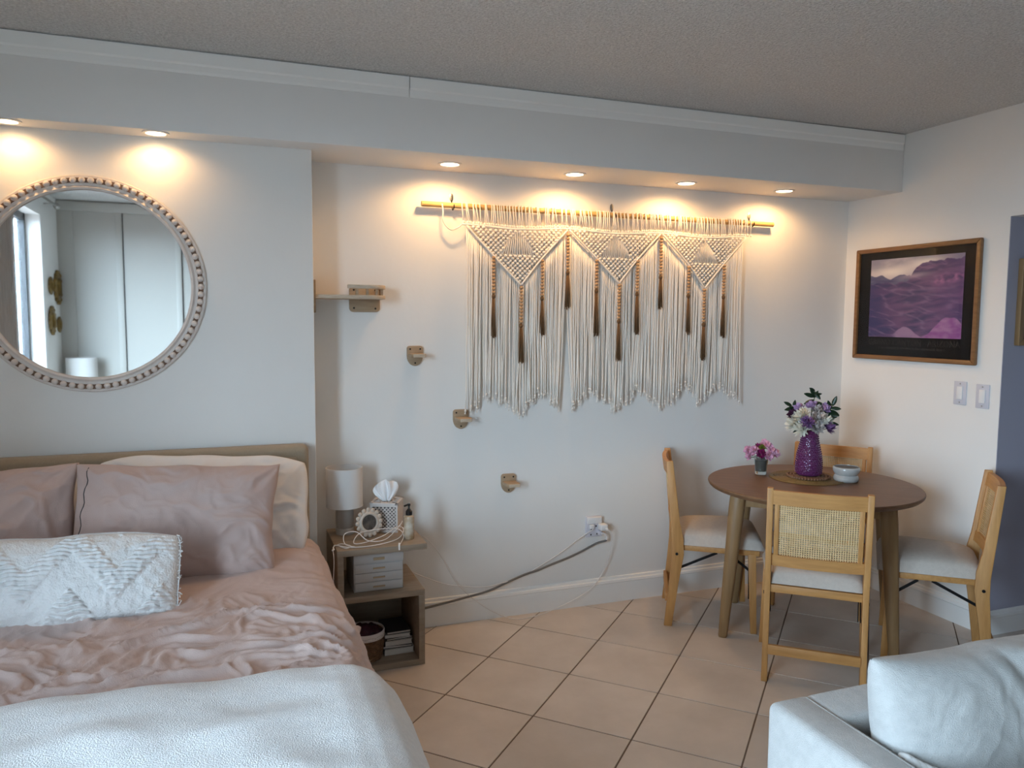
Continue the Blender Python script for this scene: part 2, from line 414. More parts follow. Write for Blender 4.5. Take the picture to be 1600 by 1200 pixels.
# window in the left wall: dark frame, panes
wi = struct(thing('window_1', None, None, (XL-.12, 0, 0)))
YMU = -2.92
f = MB(); y0, y1, z0, z1 = W['y0'], W['y1'], W['z0'], W['z1']
for a, b in ((y0, y0+.05), (y1-.05, y1), (YMU-.02, YMU+.02)): f.box(-.03, .02, a, b, z0, z1)
f.box(-.03, .02, y0, y1, z0, z0+.06); f.box(-.03, .02, y0, y1, z1-.05, z1)
f.build('window_frame', 'dark_frame', wi)
MB().box(-.008, -.004, y0+.05, YMU-.02, z0+.06, z1-.05).build('pane', 'window_glass', wi)
MB().box(-.008, -.004, YMU+.02, y1-.05, z0+.06, z1-.05).build('pane', 'window_glass', wi)

# panelled closet front behind the camera (seen in the round mirror)
wf = struct(MB().box(XL-.1, HX, YF-.1, YF, 0, H).build('wall_front', 'closet'))
for x0, x1 in ((-4.72, -4.60), (-4.275, -4.225), (-3.80, -3.755), (-3.33, -3.28), (-2.86, -2.81), (-2.39, -2.34), (-1.92, -1.87)):
    MB().box(x0, x1, YF, YF+.018, 0, H-.09).build('stile', 'closet', wf, bevel=.003)
MB().box(XL, -1.87, YF, YF+.03, H-.09, H-.012).build('head_rail', 'closet', wf, bevel=.004)
for x in (-4.222, -3.752): MB().box(x, x+.006, YF, YF+.004, 0, H-.09).build('door_gap', 'dark_frame', wf)

# ================================================================== recessed lights
LIGHTS = [(-4.105, -.330, 'recessed downlight at the far left above the round mirror'),
          (-3.625, -.330, 'recessed downlight above the right half of the round mirror'),
          (-2.442, -.186, 'recessed downlight above the left end of the macrame dowel'),
          (-1.826, -.178, 'recessed downlight left of centre above the macrame hanging'),
          (-1.207, -.173, 'recessed downlight above the right half of the macrame hanging'),
          (-.602, -.173, 'recessed downlight nearest the corner, above the dowel tip')]
for x, y, lb in LIGHTS:
    t = thing('recessed_light', lb, 'light', (x, y, ZS), 0, 'downlights in the soffit')
    r = .042 if x > -3 else .036
    MB().ring([(r+.012, 0), (r+.011, -.004), (r, -.005), (r-.002, -.001), (r-.002, 0)], 40, axis='z').build('trim_ring', 'downlight_ring', t, smooth=True)
    MB().disc(r-.002, -.0025, 40).build('lens', 'downlight_lens', t)
    sp = bpy.data.lights.new('downlight_beam', 'SPOT'); sp.energy = LAMP_POWER*(1.0 if x > -3 else .30); sp.color = LAMP_COLOR
    sp.spot_size = math.radians(170); sp.spot_blend = .5; sp.shadow_soft_size = .03
    so = bpy.data.objects.new('downlight_beam', sp); COL.objects.link(so); so.parent = t; so.location = (0, 0, -.012)

# ================================================================== bed
bed = thing('bed', 'upholstered bed with olive beige headboard against the left wall', 'bed', (0, 0, 0))
BX0, BX1 = -4.62, -3.085
hb = MB().box(BX0-.03, BX1, -J-.09, -J-.004, .05, .978).build('headboard', 'headboard', bed, bevel=.028, seg=4)
MB().box(BX0+.02, BX1-.05, -J-.098, -J-.088, .3, .93).build('headboard_panel', 'headboard', hb, bevel=.006, seg=2)
MB().box(BX0+.03, BX1-.03, -2.28, -.35, .26, .585).build('mattress', 'mattress', bed, bevel=.05, seg=3)
MB().box(BX0+.02, BX1-.02, -2.3, -.34, .12, .26).build('bed_frame', 'headboard', bed, bevel=.015)
for x in (BX0+.08, BX1-.08):
    for y in (-2.2, -.42): MB().bar((x, y, 0), (x, y, .12), .05, .05).build('leg', 'walnut_leg', bed)

# cloth over the bed: cross-section in x, foot in y
ZT = .612
pr_x = np.array([-3.17, -3.125, -3.088, -3.060, -3.044, -3.034, -3.025, -3.017, -3.010, -3.005, -3.002])
pr_z = np.array([ZT, ZT-.006, ZT-.02, ZT-.048, ZT-.09, ZT-.15, ZT-.24, ZT-.34, ZT-.43, ZT-.50, ZT-.54])
XM = -3.80
fullx = np.concatenate([2*XM-pr_x[::-1], pr_x]); fullz = np.concatenate([pr_z[::-1], pr_z])
arc = np.concatenate([[0], np.cumsum(np.hypot(np.diff(fullx), np.diff(fullz)))])
ATOT = arc[-1]
def section(a):
    x = np.interp(a, arc, fullx); z = np.interp(a, arc, fullz); e = .012
    dx = np.interp(a+e, arc, fullx)-np.interp(a-e, arc, fullx); dz = np.interp(a+e, arc, fullz)-np.interp(a-e, arc, fullz)
    l = np.hypot(dx, dz)+1e-9
    return x, z, -dz/l, dx/l
def bedcloth(a, y, off, disp):
    x, z, nx, nz = section(a)
    side = sstep(.02, .25, ZT-z)
    flare = np.interp(-y, [.3, .5, 1.0, 1.7, 2.4], [-.045, -.03, .0, .03, .045])
    x = x+np.where(x > XM, flare*side, 0)
    foot = np.clip(-y-2.22, 0, None)
    zf = -np.where(foot < .12, foot**2/.24, .06+(foot-.12))
    yy = np.where(foot < .12, y, -2.34-(foot-.12)*.06)
    crown = .018*np.cos(np.clip((x-XM)/.8, -1, 1)*PI/2)*np.clip(1-side, 0, 1)
    d = off+disp
    return np.stack([x+nx*d, yy, np.maximum(z+zf+crown+nz*d, .03)], -1)
na, nb = 420, 430
a = np.linspace(0, ATOT, na); y = np.linspace(-.36, -2.72, nb); A, Y = np.meshgrid(a, y, indexing='ij')
ar = ATOT-A                                           # distance from the right hem
wxn = fbm(A*2.0, Y*2.0, 3, 3)*.16; wyn = fbm(A*2.0+9, Y*2.0, 5, 3)*.16
crumple = sstep(-.95, -1.25, Y)*1.15+.12
crumple = crumple*sstep(.30, .55, ar)+.35*(1-sstep(.30, .55, ar))
r1 = ridged((A+wxn*1.6)*2.6+(Y+wyn)*1.2, (Y+wyn*1.4)*6.0, 11, 3, 2.6); r2_ = ridged((A+wxn*1.5)*6.0-(Y+wyn)*5, (Y+wyn)*8.0+(A+wxn)*2, 23, 3, 3.0)
disp = crumple*(.024*(r1-.45)+.013*(r2_-.4))+.014*fbm(A*1.6, Y*1.9, 41, 3)
# long soft folds running across to the right edge, near the pillows and down the side
strand = perlin(A*1.1+wxn*2, (Y+wyn*.5)*17, 61)
disp += .007*strand*sstep(.95, .45, ar)*(1-.3*crumple)
disp += .012*perlin(A*.6, Y*9+wyn*2, 77)*sstep(.55, .2, ar)*sstep(.0, .15, ar)
# plush white throw over the foot of the bed
nb2 = 240
a2 = np.linspace(0.02, ATOT-.012, 360); t2 = np.linspace(0, 1, nb2); A2, T2 = np.meshgrid(a2, t2, indexing='ij')
xe = np.interp(A2, arc, fullx)
edge = np.interp(xe, [-4.7, -3.9, -3.5, -3.25, -3.1, -3.0, -2.95], [-1.72, -1.70, -1.675, -1.665, -1.69, -1.75, -1.81])+.012*perlin(A2*3, A2*0, 5)
Y2 = edge+(-2.80-edge)*T2
def dsamp(AA, YY):
    ia = np.clip(AA/ATOT*(na-1), 0, na-1.001); ib = np.clip((YY-y[0])/(y[-1]-y[0])*(nb-1), 0, nb-1.001)
    i0 = ia.astype(int); j0 = ib.astype(int); fa = ia-i0; fb = ib-j0
    return disp[i0, j0]*(1-fa)*(1-fb)+disp[i0+1, j0]*fa*(1-fb)+disp[i0, j0+1]*(1-fa)*fb+disp[i0+1, j0+1]*fa*fb
# soft blanket bridges the duvet's folds: take a blurred copy of the relief
dm = dsamp(A2, Y2)
dsm = dm.copy()
for _ in range(160):
    p = np.pad(dsm, 1, mode='edge'); dsm = (p[2:, 1:-1]+p[:-2, 1:-1]+p[1:-1, 2:]+p[1:-1, :-2]+4*p[1:-1, 1:-1])/8
dsm = dsm+.016+.010*np.sqrt(np.clip(T2*22, 0, 1))+.007*perlin(A2*.8, Y2*7, 8)+.003*fbm(A2*4, Y2*6, 14, 3)
supp = 1-sstep(-1.62, -1.72, Y)                        # the throw presses the duvet's crumples flat below it
disp = disp*(.25+.75*supp)-.012*(1-supp)
m_ = MB().grid(bedcloth(A, Y, .006, disp))
duv = m_.build('duvet', 'duvet', smooth=True, angle=180)
tag(duv, 'crumpled dusty mauve duvet spread over the bed', 'duvet')
sm = duv.modifiers.new('thick', 'SOLIDIFY'); sm.thickness = .012; sm.offset = -1

tb = MB().grid(bedcloth(A2, Y2, .012, dsm)).build('throw_blanket', 'plush', smooth=True, angle=180)
tag(tb, 'fluffy off-white throw blanket across the foot of the bed', 'blanket')
sm = tb.modifiers.new('thick', 'SOLIDIFY'); sm.thickness = .016; sm.offset = -1

# ------------------------------------------------------------------ pillows
def pillow_mesh(name, m, hx, hy, T, n=70, seed=0, wr=.012, pinch=.05, flange=0.0, p=.42, relief=None, freq=5.0, flat=.0, rnd_=.0):
    u = np.linspace(-1, 1, n); Ug, Vg = np.meshgrid(u, u, indexing='ij')
    Ug = np.sign(Ug)*np.abs(Ug)**.9; Vg = np.sign(Vg)*np.abs(Vg)**.9
    x = hx*Ug*(1-pinch*(1-Vg**2)*Ug**2)+.007*Ug**2*perlin(Vg*2.2+seed, Ug*.5, seed+1)
    yv = hy*Vg*(1-pinch*1.3*(1-Ug**2)*Vg**2)+.007*Vg**2*perlin(Ug*2.6+seed, Vg*.5, seed+2)
    cr_ = 1-rnd_*np.abs(Ug)**5*np.abs(Vg)**5; x = x*(1-(1-cr_)*.35*hy/hx); yv = yv*cr_
    ui = np.clip(np.abs(Ug)*(1+flange/hx), 0, 1); vi = np.clip(np.abs(Vg)*(1+flange/hy), 0, 1)
    prof = ((1-ui**2.4)*(1-vi**2.4))**p
    mb = MB()
    for s in (1, -1):
        wx = fbm(x*4, yv*4, seed+3*s, 3)*.1
        corner = sstep(.35, 1.0, np.abs(Ug))*sstep(.2, .9, np.abs(Vg))+.35
        ang = np.arctan2(np.abs(yv)-hy*1.05, np.abs(x)-hx*1.05)
        fold = perlin(ang*5+np.sign(x)*7+np.sign(yv)*13, np.hypot(np.abs(x)-hx, np.abs(yv)-hy)*3, seed+50)
        wrk = wr*(ridged((x+wx)*freq, (yv+wx)*freq*1.2, seed+7, 3)-.45)+wr*.9*corner*fold*.6
        z = prof*T*(1+.12*fbm(x*3, yv*3, seed+9, 2))+wrk*np.clip(prof*1.6, 0, 1)
        if relief is not None and s > 0: z = z+relief(x, yv)*np.clip(prof*2, 0, 1)
        z = z*s
        if s < 0: z = z*(1-flat)
        mb.grid(np.stack([x, yv, z], -1))
    return mb.mesh(name, m, smooth=True, weld=1e-5, angle=180)
def place(o, c, ax, up):                               # local x -> ax, local y -> up, z -> normal
    ax = Vector(ax).normalized(); up = Vector(up); up = (up-ax*up.dot(ax)).normalized(); nz = ax.cross(up)
    mw = Matrix((ax, up, nz)).transposed().to_4x4(); mw.translation = Vector(c); o.matrix_world = mw; return o
wp = link('pillow', pillow_mesh('pillow', 'white_cotton', .37, .205, .10, seed=4, wr=.030, pinch=-.035, p=.55, freq=3.5, rnd_=.10))
place(wp, (-3.49, -.485, .772), (1, -.03, -.055), (0, .42, 1)); tag(wp, 'white pillow standing behind the right mauve pillow', 'pillow')
wp2 = link('pillow', pillow_mesh('pillow', 'white_cotton', .34, .195, .085, seed=14, wr=.02, pinch=-.02, p=.5))
place(wp2, (-4.22, -.475, .745), (1, .0, .0), (0, .42, 1)); tag(wp2, 'white pillow mostly hidden behind the left mauve pillow', 'pillow')
mp_ = link('pillow', pillow_mesh('pillow', 'sham', .335, .215, .105, n=110, seed=21, wr=.024, pinch=.045, p=.52, freq=3.2))
place(mp_, (-3.568, -.705, .787), (1, -.06, -.05), (0, .50, 1)); tag(mp_, 'mauve pillow leaning in the middle of the bed, nearest the nightstand', 'pillow')
# stitched hem line along the left end of that pillow
hemx = -.335+.045
hp = [(hemx+.004*math.sin(k*1.3), -.19+.38*k/24, 0) for k in range(25)]
from mathutils.bvhtree import BVHTree
bv = BVHTree.FromPolygons([v.co[:] for v in mp_.data.vertices], [p.vertices[:] for p in mp_.data.polygons])
hp = [(q[0], q[1], (bv.ray_cast(Vector((q[0], q[1], .5)), Vector((0, 0, -1)))[0] or Vector((0, 0, .03))).z+.0006) for q in hp]
MB().tube(hp, .0018, 5).build('hem_seam', 'book_dark', mp_)
mp2 = link('pillow', pillow_mesh('pillow', 'sham', .33, .215, .10, n=90, seed=33, wr=.030, pinch=.045, p=.52, freq=4.0))
place(mp2, (-4.205, -.665, .79), (1, .02, .03), (0, .45, 1)); tag(mp2, 'mauve pillow at the left edge of the picture', 'pillow')
# tufted lumbar cushion: zigzag ridges of loops
def zig(x, yv):
    tri = np.abs(((x*4.2) % 1)-.5)*2
    d = (yv*5.2+tri*.75) % 1.0
    band = sstep(.34, .42, d)*(1-sstep(.78, .86, d))
    return .011*band*(.5+.5*np.sin(yv*2*PI*78+3.5*perlin(x*22, yv*9, 4)))*(.75+.5*perlin(x*9, yv*9, 6))+.004*band+.006*band*perlin(x*75, yv*75, 2)+.003*perlin(x*50, yv*50, 9)
lp = link('lumbar_pillow', pillow_mesh('lumbar_pillow', 'tufted',   .40, .140, .095, n=240, seed=44, wr=.012, pinch=.0, relief=zig, p=.52, flange=.006, rnd_=.16))
place(lp, (-3.945, -1.03, .716), (1, -.055, -.005), (0, .55, 1)); tag(lp, 'white lumbar pillow with tufted zigzag pattern lying in front', 'pillow')
fr = MB()
for k in range(34):
    for sx in (-1, 1):
        yv = -.13+.26*random.random(); d = random.uniform(.002, .014)
        fr.tube([(sx*.388, yv, random.uniform(-.004, .004)), (sx*(.395+d*.5), yv+random.uniform(-.006, .006), random.uniform(-.01, .01)), (sx*(.395+d), yv+random.uniform(-.01, .01), random.uniform(-.015, .015))], .0016, 4)
stuff(fr.build('fringe', 'tufted', lp))

# ================================================================== round mirror with beaded frame
MC = (-3.872, -J, 1.620); MR = .409
mi = thing('round_mirror', 'round mirror with whitewashed beaded frame above the bed', 'mirror', MC)
mi.rotation_euler = (math.radians(0), 0, 0)
MB().ring([(MR-.058, .004), (MR-.056, .020), (MR-.048, .024), (MR-.040, .016), (MR-.004, .014), (MR, .010), (MR, .001), (MR-.058, .001)], 128).build('frame', 'mirror_frame', mi, smooth=True)
MB().disc(MR-.055, .010, 96, 'y').build('glass', 'mirror_glass', mi)
MB().ring([(MR-.030, .0145), (MR-.030, .0172), (MR-.012, .0172), (MR-.012, .0145)], 128).build('bead_channel', 'bead_channel', mi)
bead = MB().ball((0, 0, 0), .0118, 12, 8, (1, 1.0, 1)).mesh('bead', 'mirror_frame', smooth=True, angle=180)
for k in range(82):
    th = 2*PI*k/82; link('bead', bead, mi, ((MR-.021)*math.cos(th), -.020, (MR-.021)*math.sin(th)))

# ================================================================== nightstand (S-shaped shelf unit)
NX0, NX1, NY0, NY1, NZ = -2.985, -2.605, -.40, -.03, .537; T_ = .026; ZM = .335
ns = thing('nightstand', 'ash-grey wooden S-shaped nightstand between bed and wall', 'nightstand', (0, 0, 0))
MB().box(NX0, NX1, NY0, NY1, NZ-T_, NZ).build('top_board', 'ash', ns, bevel=.0015)
MB().box(NX0, NX0+T_, NY0, NY1, ZM, NZ-T_).build('side_panel', 'ash', ns, bevel=.0015)
MB().box(NX0, NX1-.01, NY0, NY1, ZM-T_, ZM).build('shelf', 'ash', ns, bevel=.0015)
MB().box(NX1-T_-.01, NX1-.01, NY0, NY1, .0, ZM-T_).build('side_panel', 'ash', ns, bevel=.0015)
MB().box(NX0, NX0+T_, NY0, NY1, 0, ZM-T_).build('side_panel', 'ash', ns, bevel=.0015)
MB().box(NX0+T_, NX1-T_-.01, NY0, NY1, .0, T_).build('bottom_board', 'ash', ns, bevel=.0015)
MB().box(NX0+T_, NX1-T_-.01, NY1-.012, NY1-.004, T_, ZM-T_).build('back_panel', 'ash', ns)

lamp = thing('table_lamp', 'small table lamp with white drum shade on the nightstand', 'lamp', (-2.915, -.128, NZ))
MB().lathe([(0, 0), (.040, 0), (.041, .004), (.041, .026), (.040, .029), (0, .029)], 32).build('foot', 'lamp_foot', lamp, smooth=True)
MB().lathe([(.038, .029), (.040, .05), (.040, .10), (.037, .115), (.026, .128), (.012, .136), (.010, .165), (0, .165)], 32).build('base', 'lamp_ceramic', lamp, smooth=True)
sh = MB().ring([(.078, .125), (.080, .125), (.080, .298), (.078, .298)], 48, axis='z').build('lamp_shade', 'shade', lamp, smooth=True)
MB().ring([(.0775, .294), (.0812, .294), (.0812, .2995), (.0775, .2995)], 48, axis='z').build('shade_rim', 'shade', sh, smooth=True)
MB().ring([(.0775, .1245), (.0812, .1245), (.0812, .129), (.0775, .129)], 48, axis='z').build('shade_rim', 'shade', sh, smooth=True)
s_ = MB()
for k in range(3): s_.bar((0, 0, .165), (.078*math.cos(k*2.09), .078*math.sin(k*2.09), .160), .003, .003)
s_.build('shade_spider', 'steel', lamp)

# tissue box: carved lattice cover
tbx = thing('tissue_box', 'carved white lattice tissue box cover with tissue on the nightstand', 'tissue box', (-2.722, -.118, NZ), math.radians(-24))
w2, d2, h2 = .058, .058, .128
MB().box(-w2+.003, w2-.003, -d2+.003, d2-.003, 0, h2-.003).build('inner_box', 'carved_gap', tbx)
fr = MB()
for sx in (-1, 1):
    for sy in (-1, 1): fr.box(sx*w2-.004, sx*w2+.004, sy*d2-.004, sy*d2+.004, 0, h2)
for z0_ in (0, h2-.012):
    fr.box(-w2, w2, -d2-.003, -d2+.003, z0_, z0_+.012); fr.box(-w2, w2, d2-.003, d2+.003, z0_, z0_+.012)
    fr.box(-w2-.003, -w2+.003, -d2, d2, z0_, z0_+.012); fr.box(w2-.003, w2+.003, -d2, d2, z0_, z0_+.012)
fr.build('corner_frame', 'carved_white', tbx)
lt = MB()
def lattice(to3, W2, hh, sp=.0165, wd=.0052):
    for sgn in (1, -1):
        c = -W2-hh
        while c < W2+hh:
            pts = []
            # line  u = c + sgn*t , v = t, clipped to the panel
            t0, t1 = 0.0, hh
            lo = (-W2-c)/sgn; hi = (W2-c)/sgn
            if lo > hi: lo, hi = hi, lo
            t0 = max(t0, lo); t1 = min(t1, hi)
            if t1-t0 > .006: lt.bar(to3(c+sgn*t0, t0), to3(c+sgn*t1, t1), wd, .004, ref=(.3, .5, .81))
            c += sp
for sd in (-1, 1):
    lattice(lambda u, v, sd=sd: (u, sd*d2, .012+v), w2-.006, h2-.026)
    lattice(lambda u, v, sd=sd: (sd*w2, u, .012+v), d2-.006, h2-.026)
stuff(lt.build('lattice', 'carved_white', tbx))
lid = MB().ring([(.026, h2-.004), (.026, h2+.004), (.034, h2+.004), (.034, h2-.004)], 24, axis='z')
for sx in (-1, 1): lid.box(sx*w2-.006, sx*w2+.006, -d2-.006, d2+.006, h2-.002, h2+.006); lid.box(-w2-.006, w2+.006, sx*d2-.006, sx*d2+.006, h2-.002, h2+.006)
for k in range(12):
    th = 2*PI*k/12+.13; L1 = .058 if k % 3 else .07
    lid.bar((.034*math.cos(th), .034*math.sin(th), h2+.002), (max(-w2, min(w2, L1*1.2*math.cos(th))), max(-d2, min(d2, L1*1.2*math.sin(th))), h2+.002), .005, .005)
lid.build('lid', 'carved_white', tbx)
ti = np.linspace(0, 1, 24); tj = np.linspace(-1, 1, 30); TI, TJ = np.meshgrid(ti, tj, indexing='ij')
wdt = .014+.042*np.sin(TI*PI*.62)**1.1
top_ = 1-.42*np.clip(-TJ, 0, 1)**1.6-.10*np.clip(TJ, 0, 1)**2
P = np.stack([TJ*wdt*1.05-.010*TI, .011*np.sin(TJ*7+TI*2)*(.4+TI)+.006*np.sin(TJ*13), h2+.098*TI*top_], -1)
tis = MB().grid(P).build('tissue', 'tissue', tbx, smooth=True, angle=180)
md = tis.modifiers.new('thick', 'SOLIDIFY'); md.thickness = .0008

# scalloped round photo frame
pf = thing('photo_frame', 'small round photo frame with scalloped shell rim on the nightstand', 'photo frame', (-2.825, -.225, NZ+.066), 0)
pf.rotation_euler = (math.radians(-10), 0, math.radians(14))
MB().ring([(.034, .002), (.034, .012), (.039, .014), (.044, .010), (.054, .010), (.054, .002)], 48).build('rim', 'shell_white', pf, smooth=True)
sc_ = MB().ball((0, 0, 0), .0105, 10, 6, (1, .55, 1)).mesh('scallop', 'shell_white', smooth=True, angle=180)
for k in range(16):
    th = 2*PI*k/16; link('scallop', sc_, pf, (.0545*math.cos(th), -.007, .0545*math.sin(th)))
MB().disc(.0345, .006, 32, 'y').build('photo', 'dark_print', pf)
MB().lathe([(0, .001), (.05, .001), (.05, .003), (0, .003)], 32, axis='y').build('backing', 'book_dark', pf)
MB().bar((0, .002, .02), (0, .035, -.055), .02, .003).build('stand', 'book_dark', pf)

bo = thing('soap_bottle', 'marbled cream lotion bottle with black pump on the nightstand', 'bottle', (-2.662, -.305, NZ))
MB().lathe([(0, 0), (.021, 0), (.023, .003), (.023, .092), (.021, .100), (.012, .106), (.011, .108), (0, .108)], 28).build('body', 'marble', bo, smooth=True)
MB().lathe([(0, .106), (.0145, .106), (.0145, .122), (.011, .126), (.007, .132), (.0045, .135), (.0045, .148), (0, .148)], 20).build('pump_collar', 'black_plastic', bo, smooth=True)
pmz = MB(); pmz.box(-.006, .006, -.006, .006, .146, .156); pmz.bar((-.003, 0, .152), (-.024, -.012, .149), .007, .007)
pmz.build('pump_head', 'black_plastic', bo, bevel=.0015)

# drawer organiser on the shelf
og = thing('drawer_organizer', 'grey desktop organizer with three small drawers on the nightstand shelf', 'organizer', (-2.805, -.24, ZM))
ow, od, oh = .106, .11, .165
MB().box(-ow, ow, -od, od, 0, oh).build('case', 'organizer', og, bevel=.002)
for k in range(3):
    d_ = MB().box(-ow+.004, ow-.004, -od-.006, -od+.002, .004+k*.040, .004+k*.040+.037).build('drawer', 'organizer', og, bevel=.0015)
    MB().box(-.026, .026, -od-.012, -od-.006, .018+k*.040, .025+k*.040).build('handle', 'handle_tan', d_, bevel=.002)
l_ = MB().box(-ow-.001, ow+.001, -od-.007, od, oh-.038, oh+.002).build('lid', 'organizer', og, bevel=.002)
MB().box(-.024, .024, -od-.013, -od-.006, oh-.028, oh-.016).build('clasp', 'handle_tan', l_, bevel=.002)

# wicker basket with liner and cloth
bk = thing('wicker_basket', 'round brown wicker basket with white liner in the nightstand', 'basket', (-2.860, -.30, T_))
bprofile = [(.060, 0), (.072, .005), (.080, .06), (.083, .118)]
MB().lathe([(0, .002)]+bprofile+[(.079, .118), (.068, .012), (0, .010)], 40).build('basket_body', 'wicker', bk, smooth=True)
wv = MB()
for k in range(13):
    z_ = .006+k*.0088; r_ = np.interp(z_, [0, .005, .06, .118], [.06, .072, .08, .083])
    wv.tube([((r_+.0022*math.sin(q*PI/2*2+k*PI))*math.cos(2*PI*q/48), (r_+.0022*math.sin(q*PI/2*2+k*PI))*math.sin(2*PI*q/48), z_+.002*math.sin(q*1.57+k*PI)) for q in range(49)], .0042, 5, cap=False)
stuff(wv.build('weave', 'wicker', bk, smooth=True))
MB().ring([(.080, .098), (.086, .098), (.087, .122), (.084, .128), (.080, .124)], 40, axis='z').build('liner', 'liner', bk, smooth=True)
g_ = np.linspace(-1, 1, 30); GX, GY = np.meshgrid(g_, g_, indexing='ij'); R_ = np.hypot(GX, GY)
GXc = GX/np.maximum(R_, 1)*.077; GYc = GY/np.maximum(R_, 1)*.077
cl_ = MB().grid(np.stack([GXc, GYc, .112+.030*(1-np.clip(R_, 0, 1)**2)+.016*fbm(GXc*28, GYc*28, 3, 3)], -1)).build('folded_cloth', 'dark_cloth', smooth=True, angle=180)
cl_.location = (-2.860, -.30, T_); tag(cl_, 'dark cloth stuffed into the wicker basket', 'cloth')
cl_.modifiers.new('thick', 'SOLIDIFY').thickness = .004
# stacked books and notebooks
zb = T_
books = [(.132, .19, .026, 'book_white', 'thick pale book at the bottom of the stack in the nightstand', 2),
         (.128, .18, .012, 'book_dark', 'black notebook with dark strap, second from the bottom of the stack', -3),
         (.120, .18, .022, 'book_white', 'pale grey book in the middle of the nightstand stack', 1),
         (.118, .17, .010, 'book_dark', 'thin black notebook above the pale grey book', 4),
         (.112, .17, .014, 'book_white', 'thin white notebook near the top of the stack', -2),
         (.108, .16, .012, 'book_dark', 'topmost dark book of the nightstand stack', 3)]
for bw, bd, bh, bm_, lb, rz in books:
    b_ = thing('book', lb, 'book', (-2.713, -.225, zb), math.radians(rz), 'books stacked in the nightstand')
    MB().box(-bw/2+.002, bw/2-.003, -bd/2+.003, bd/2-.003, .0018, bh-.0018).build('pages', 'paper', b_)
    c_ = MB(); c_.box(-bw/2, bw/2, -bd/2, bd/2, 0, .002); c_.box(-bw/2, bw/2, -bd/2, bd/2, bh-.002, bh); c_.box(-bw/2, -bw/2+.002, -bd/2, bd/2, 0, bh)
    c_.build('cover', bm_, b_); zb += bh+.0005

# charging cables on top of the nightstand
def cable(name, pts, r, m, label, cat='cable', n=90, group=None):
    o = MB().tube(smoothpath(pts, n), r, 6).build(name, m, None, smooth=True, angle=180); return tag(o, label, cat, group)
Zt = NZ+.0035
c1 = thing('charging_cable', 'tangled white charging cable lying on the nightstand top', 'cable', (0, 0, 0))
MB().tube(smoothpath([(-2.996, -.380, Zt), (-2.985, -.33, Zt+.004), (-2.93, -.365, Zt), (-2.83, -.372, Zt), (-2.72, -.335, Zt+.008), (-2.675, -.255, Zt+.025), (-2.70, -.235, Zt+.035), (-2.77, -.30, Zt+.02), (-2.86, -.335, Zt+.006),
                      (-2.905, -.32, Zt+.004), (-2.87, -.27, Zt+.03), (-2.78, -.262, Zt+.038), (-2.70, -.25, Zt+.028), (-2.685, -.30, Zt+.012), (-2.71, -.37, Zt+.003), (-2.725, -.40, Zt-.0)], 150), .0021, 6).build('cord', 'cable_white', c1, smooth=True, angle=180)
MB().tube(smoothpath([(-2.905, -.375, Zt), (-2.945, -.34, Zt+.01), (-2.94, -.30, Zt+.04), (-2.89, -.30, Zt+.045), (-2.845, -.335, Zt+.012), (-2.77, -.33, Zt+.01), (-2.69, -.25, Zt+.045), (-2.674, -.225, Zt+.055)], 90), .0021, 6).build('cord', 'cable_white', c1, smooth=True, angle=180)
MB().tube([(-2.996, -.380, Zt+.002), (-3.004, -.392, Zt+.002)], [.004, .0035], 8).build('connector', 'white_plastic', c1)
MB().tube([(-2.722, -.385, Zt+.002), (-2.726, -.402, Zt-.002), (-2.727, -.408, Zt-.02)], [.004, .004, .0035], 8).build('connector', 'white_plastic', c1)
cable('thin_cable', [(-2.965, -.345, Zt), (-2.945, -.375, Zt), (-2.92, -.35, Zt), (-2.955, -.31, Zt+.002), (-2.99, -.335, Zt), (-2.998, -.37, Zt), (-2.9995, -.406, .50), (-3.002, -.407, .44), (-3.004, -.404, .39)], .0017, 'cable_white', 'thin white cable curling over the left front corner of the nightstand')

# ================================================================== outlet and cords on the back wall
ou = thing('wall_outlet', 'white multi-socket wall outlet low on the back wall', 'outlet', (-1.617, 0, .418))
MB().box(-.042, .042, -.012, 0, -.052, .058).build('plate', 'adapter', ou, bevel=.003)
MB().box(-.038, .042, -.030, -.012, .022, .056).build('tap_block', 'white_plastic', ou, bevel=.003)
MB().box(-.036, .038, -.022, -.012, -.046, .020).build('socket_face', 'adapter', ou, bevel=.002)
for x, z in ((-.016, -.01), (.012, .008), (.018, -.034), (-.018, -.036)): MB().box(x-.003, x+.003, -.0235, -.0215, z-.004, z+.004).build('socket_slot', 'screw', ou)
ch = thing('charger_block', 'white charger cube plugged into the right of the outlet', 'charger', (-1.578, -.022, .424))
MB().box(-.020, .022, -.045, 0, -.016, .016).build('charger_body', 'white_plastic', ch, bevel=.005, seg=3)
MB().bar((.008, -.045, -.004), (.014, -.058, -.006), .009, .006).build('connector', 'white_plastic', ch)
pg = thing('cord_plug', 'round grey plug at the lower right of the outlet', 'plug', (-1.585, -.022, .388))
MB().lathe([(0, 0), (.014, 0), (.013, .016), (.009, .022), (0, .022)], 16, axis='y').build('plug_body', 'adapter', pg, smooth=True)
MB().tube(smoothpath([(0, -.018, 0), (.02, -.02, -.004), (.034, -.018, -.02), (.034, -.016, -.036)], 16), [.006]*17, 8).build('plug_neck', 'cable_white', pg, smooth=True)
pl2 = thing('cord_plug', 'small white plug at the left of the outlet', 'plug', (-1.636, -.022, .428))
MB().box(-.010, .012, -.018, 0, -.012, .010).build('plug_body', 'white_plastic', pl2, bevel=.003)
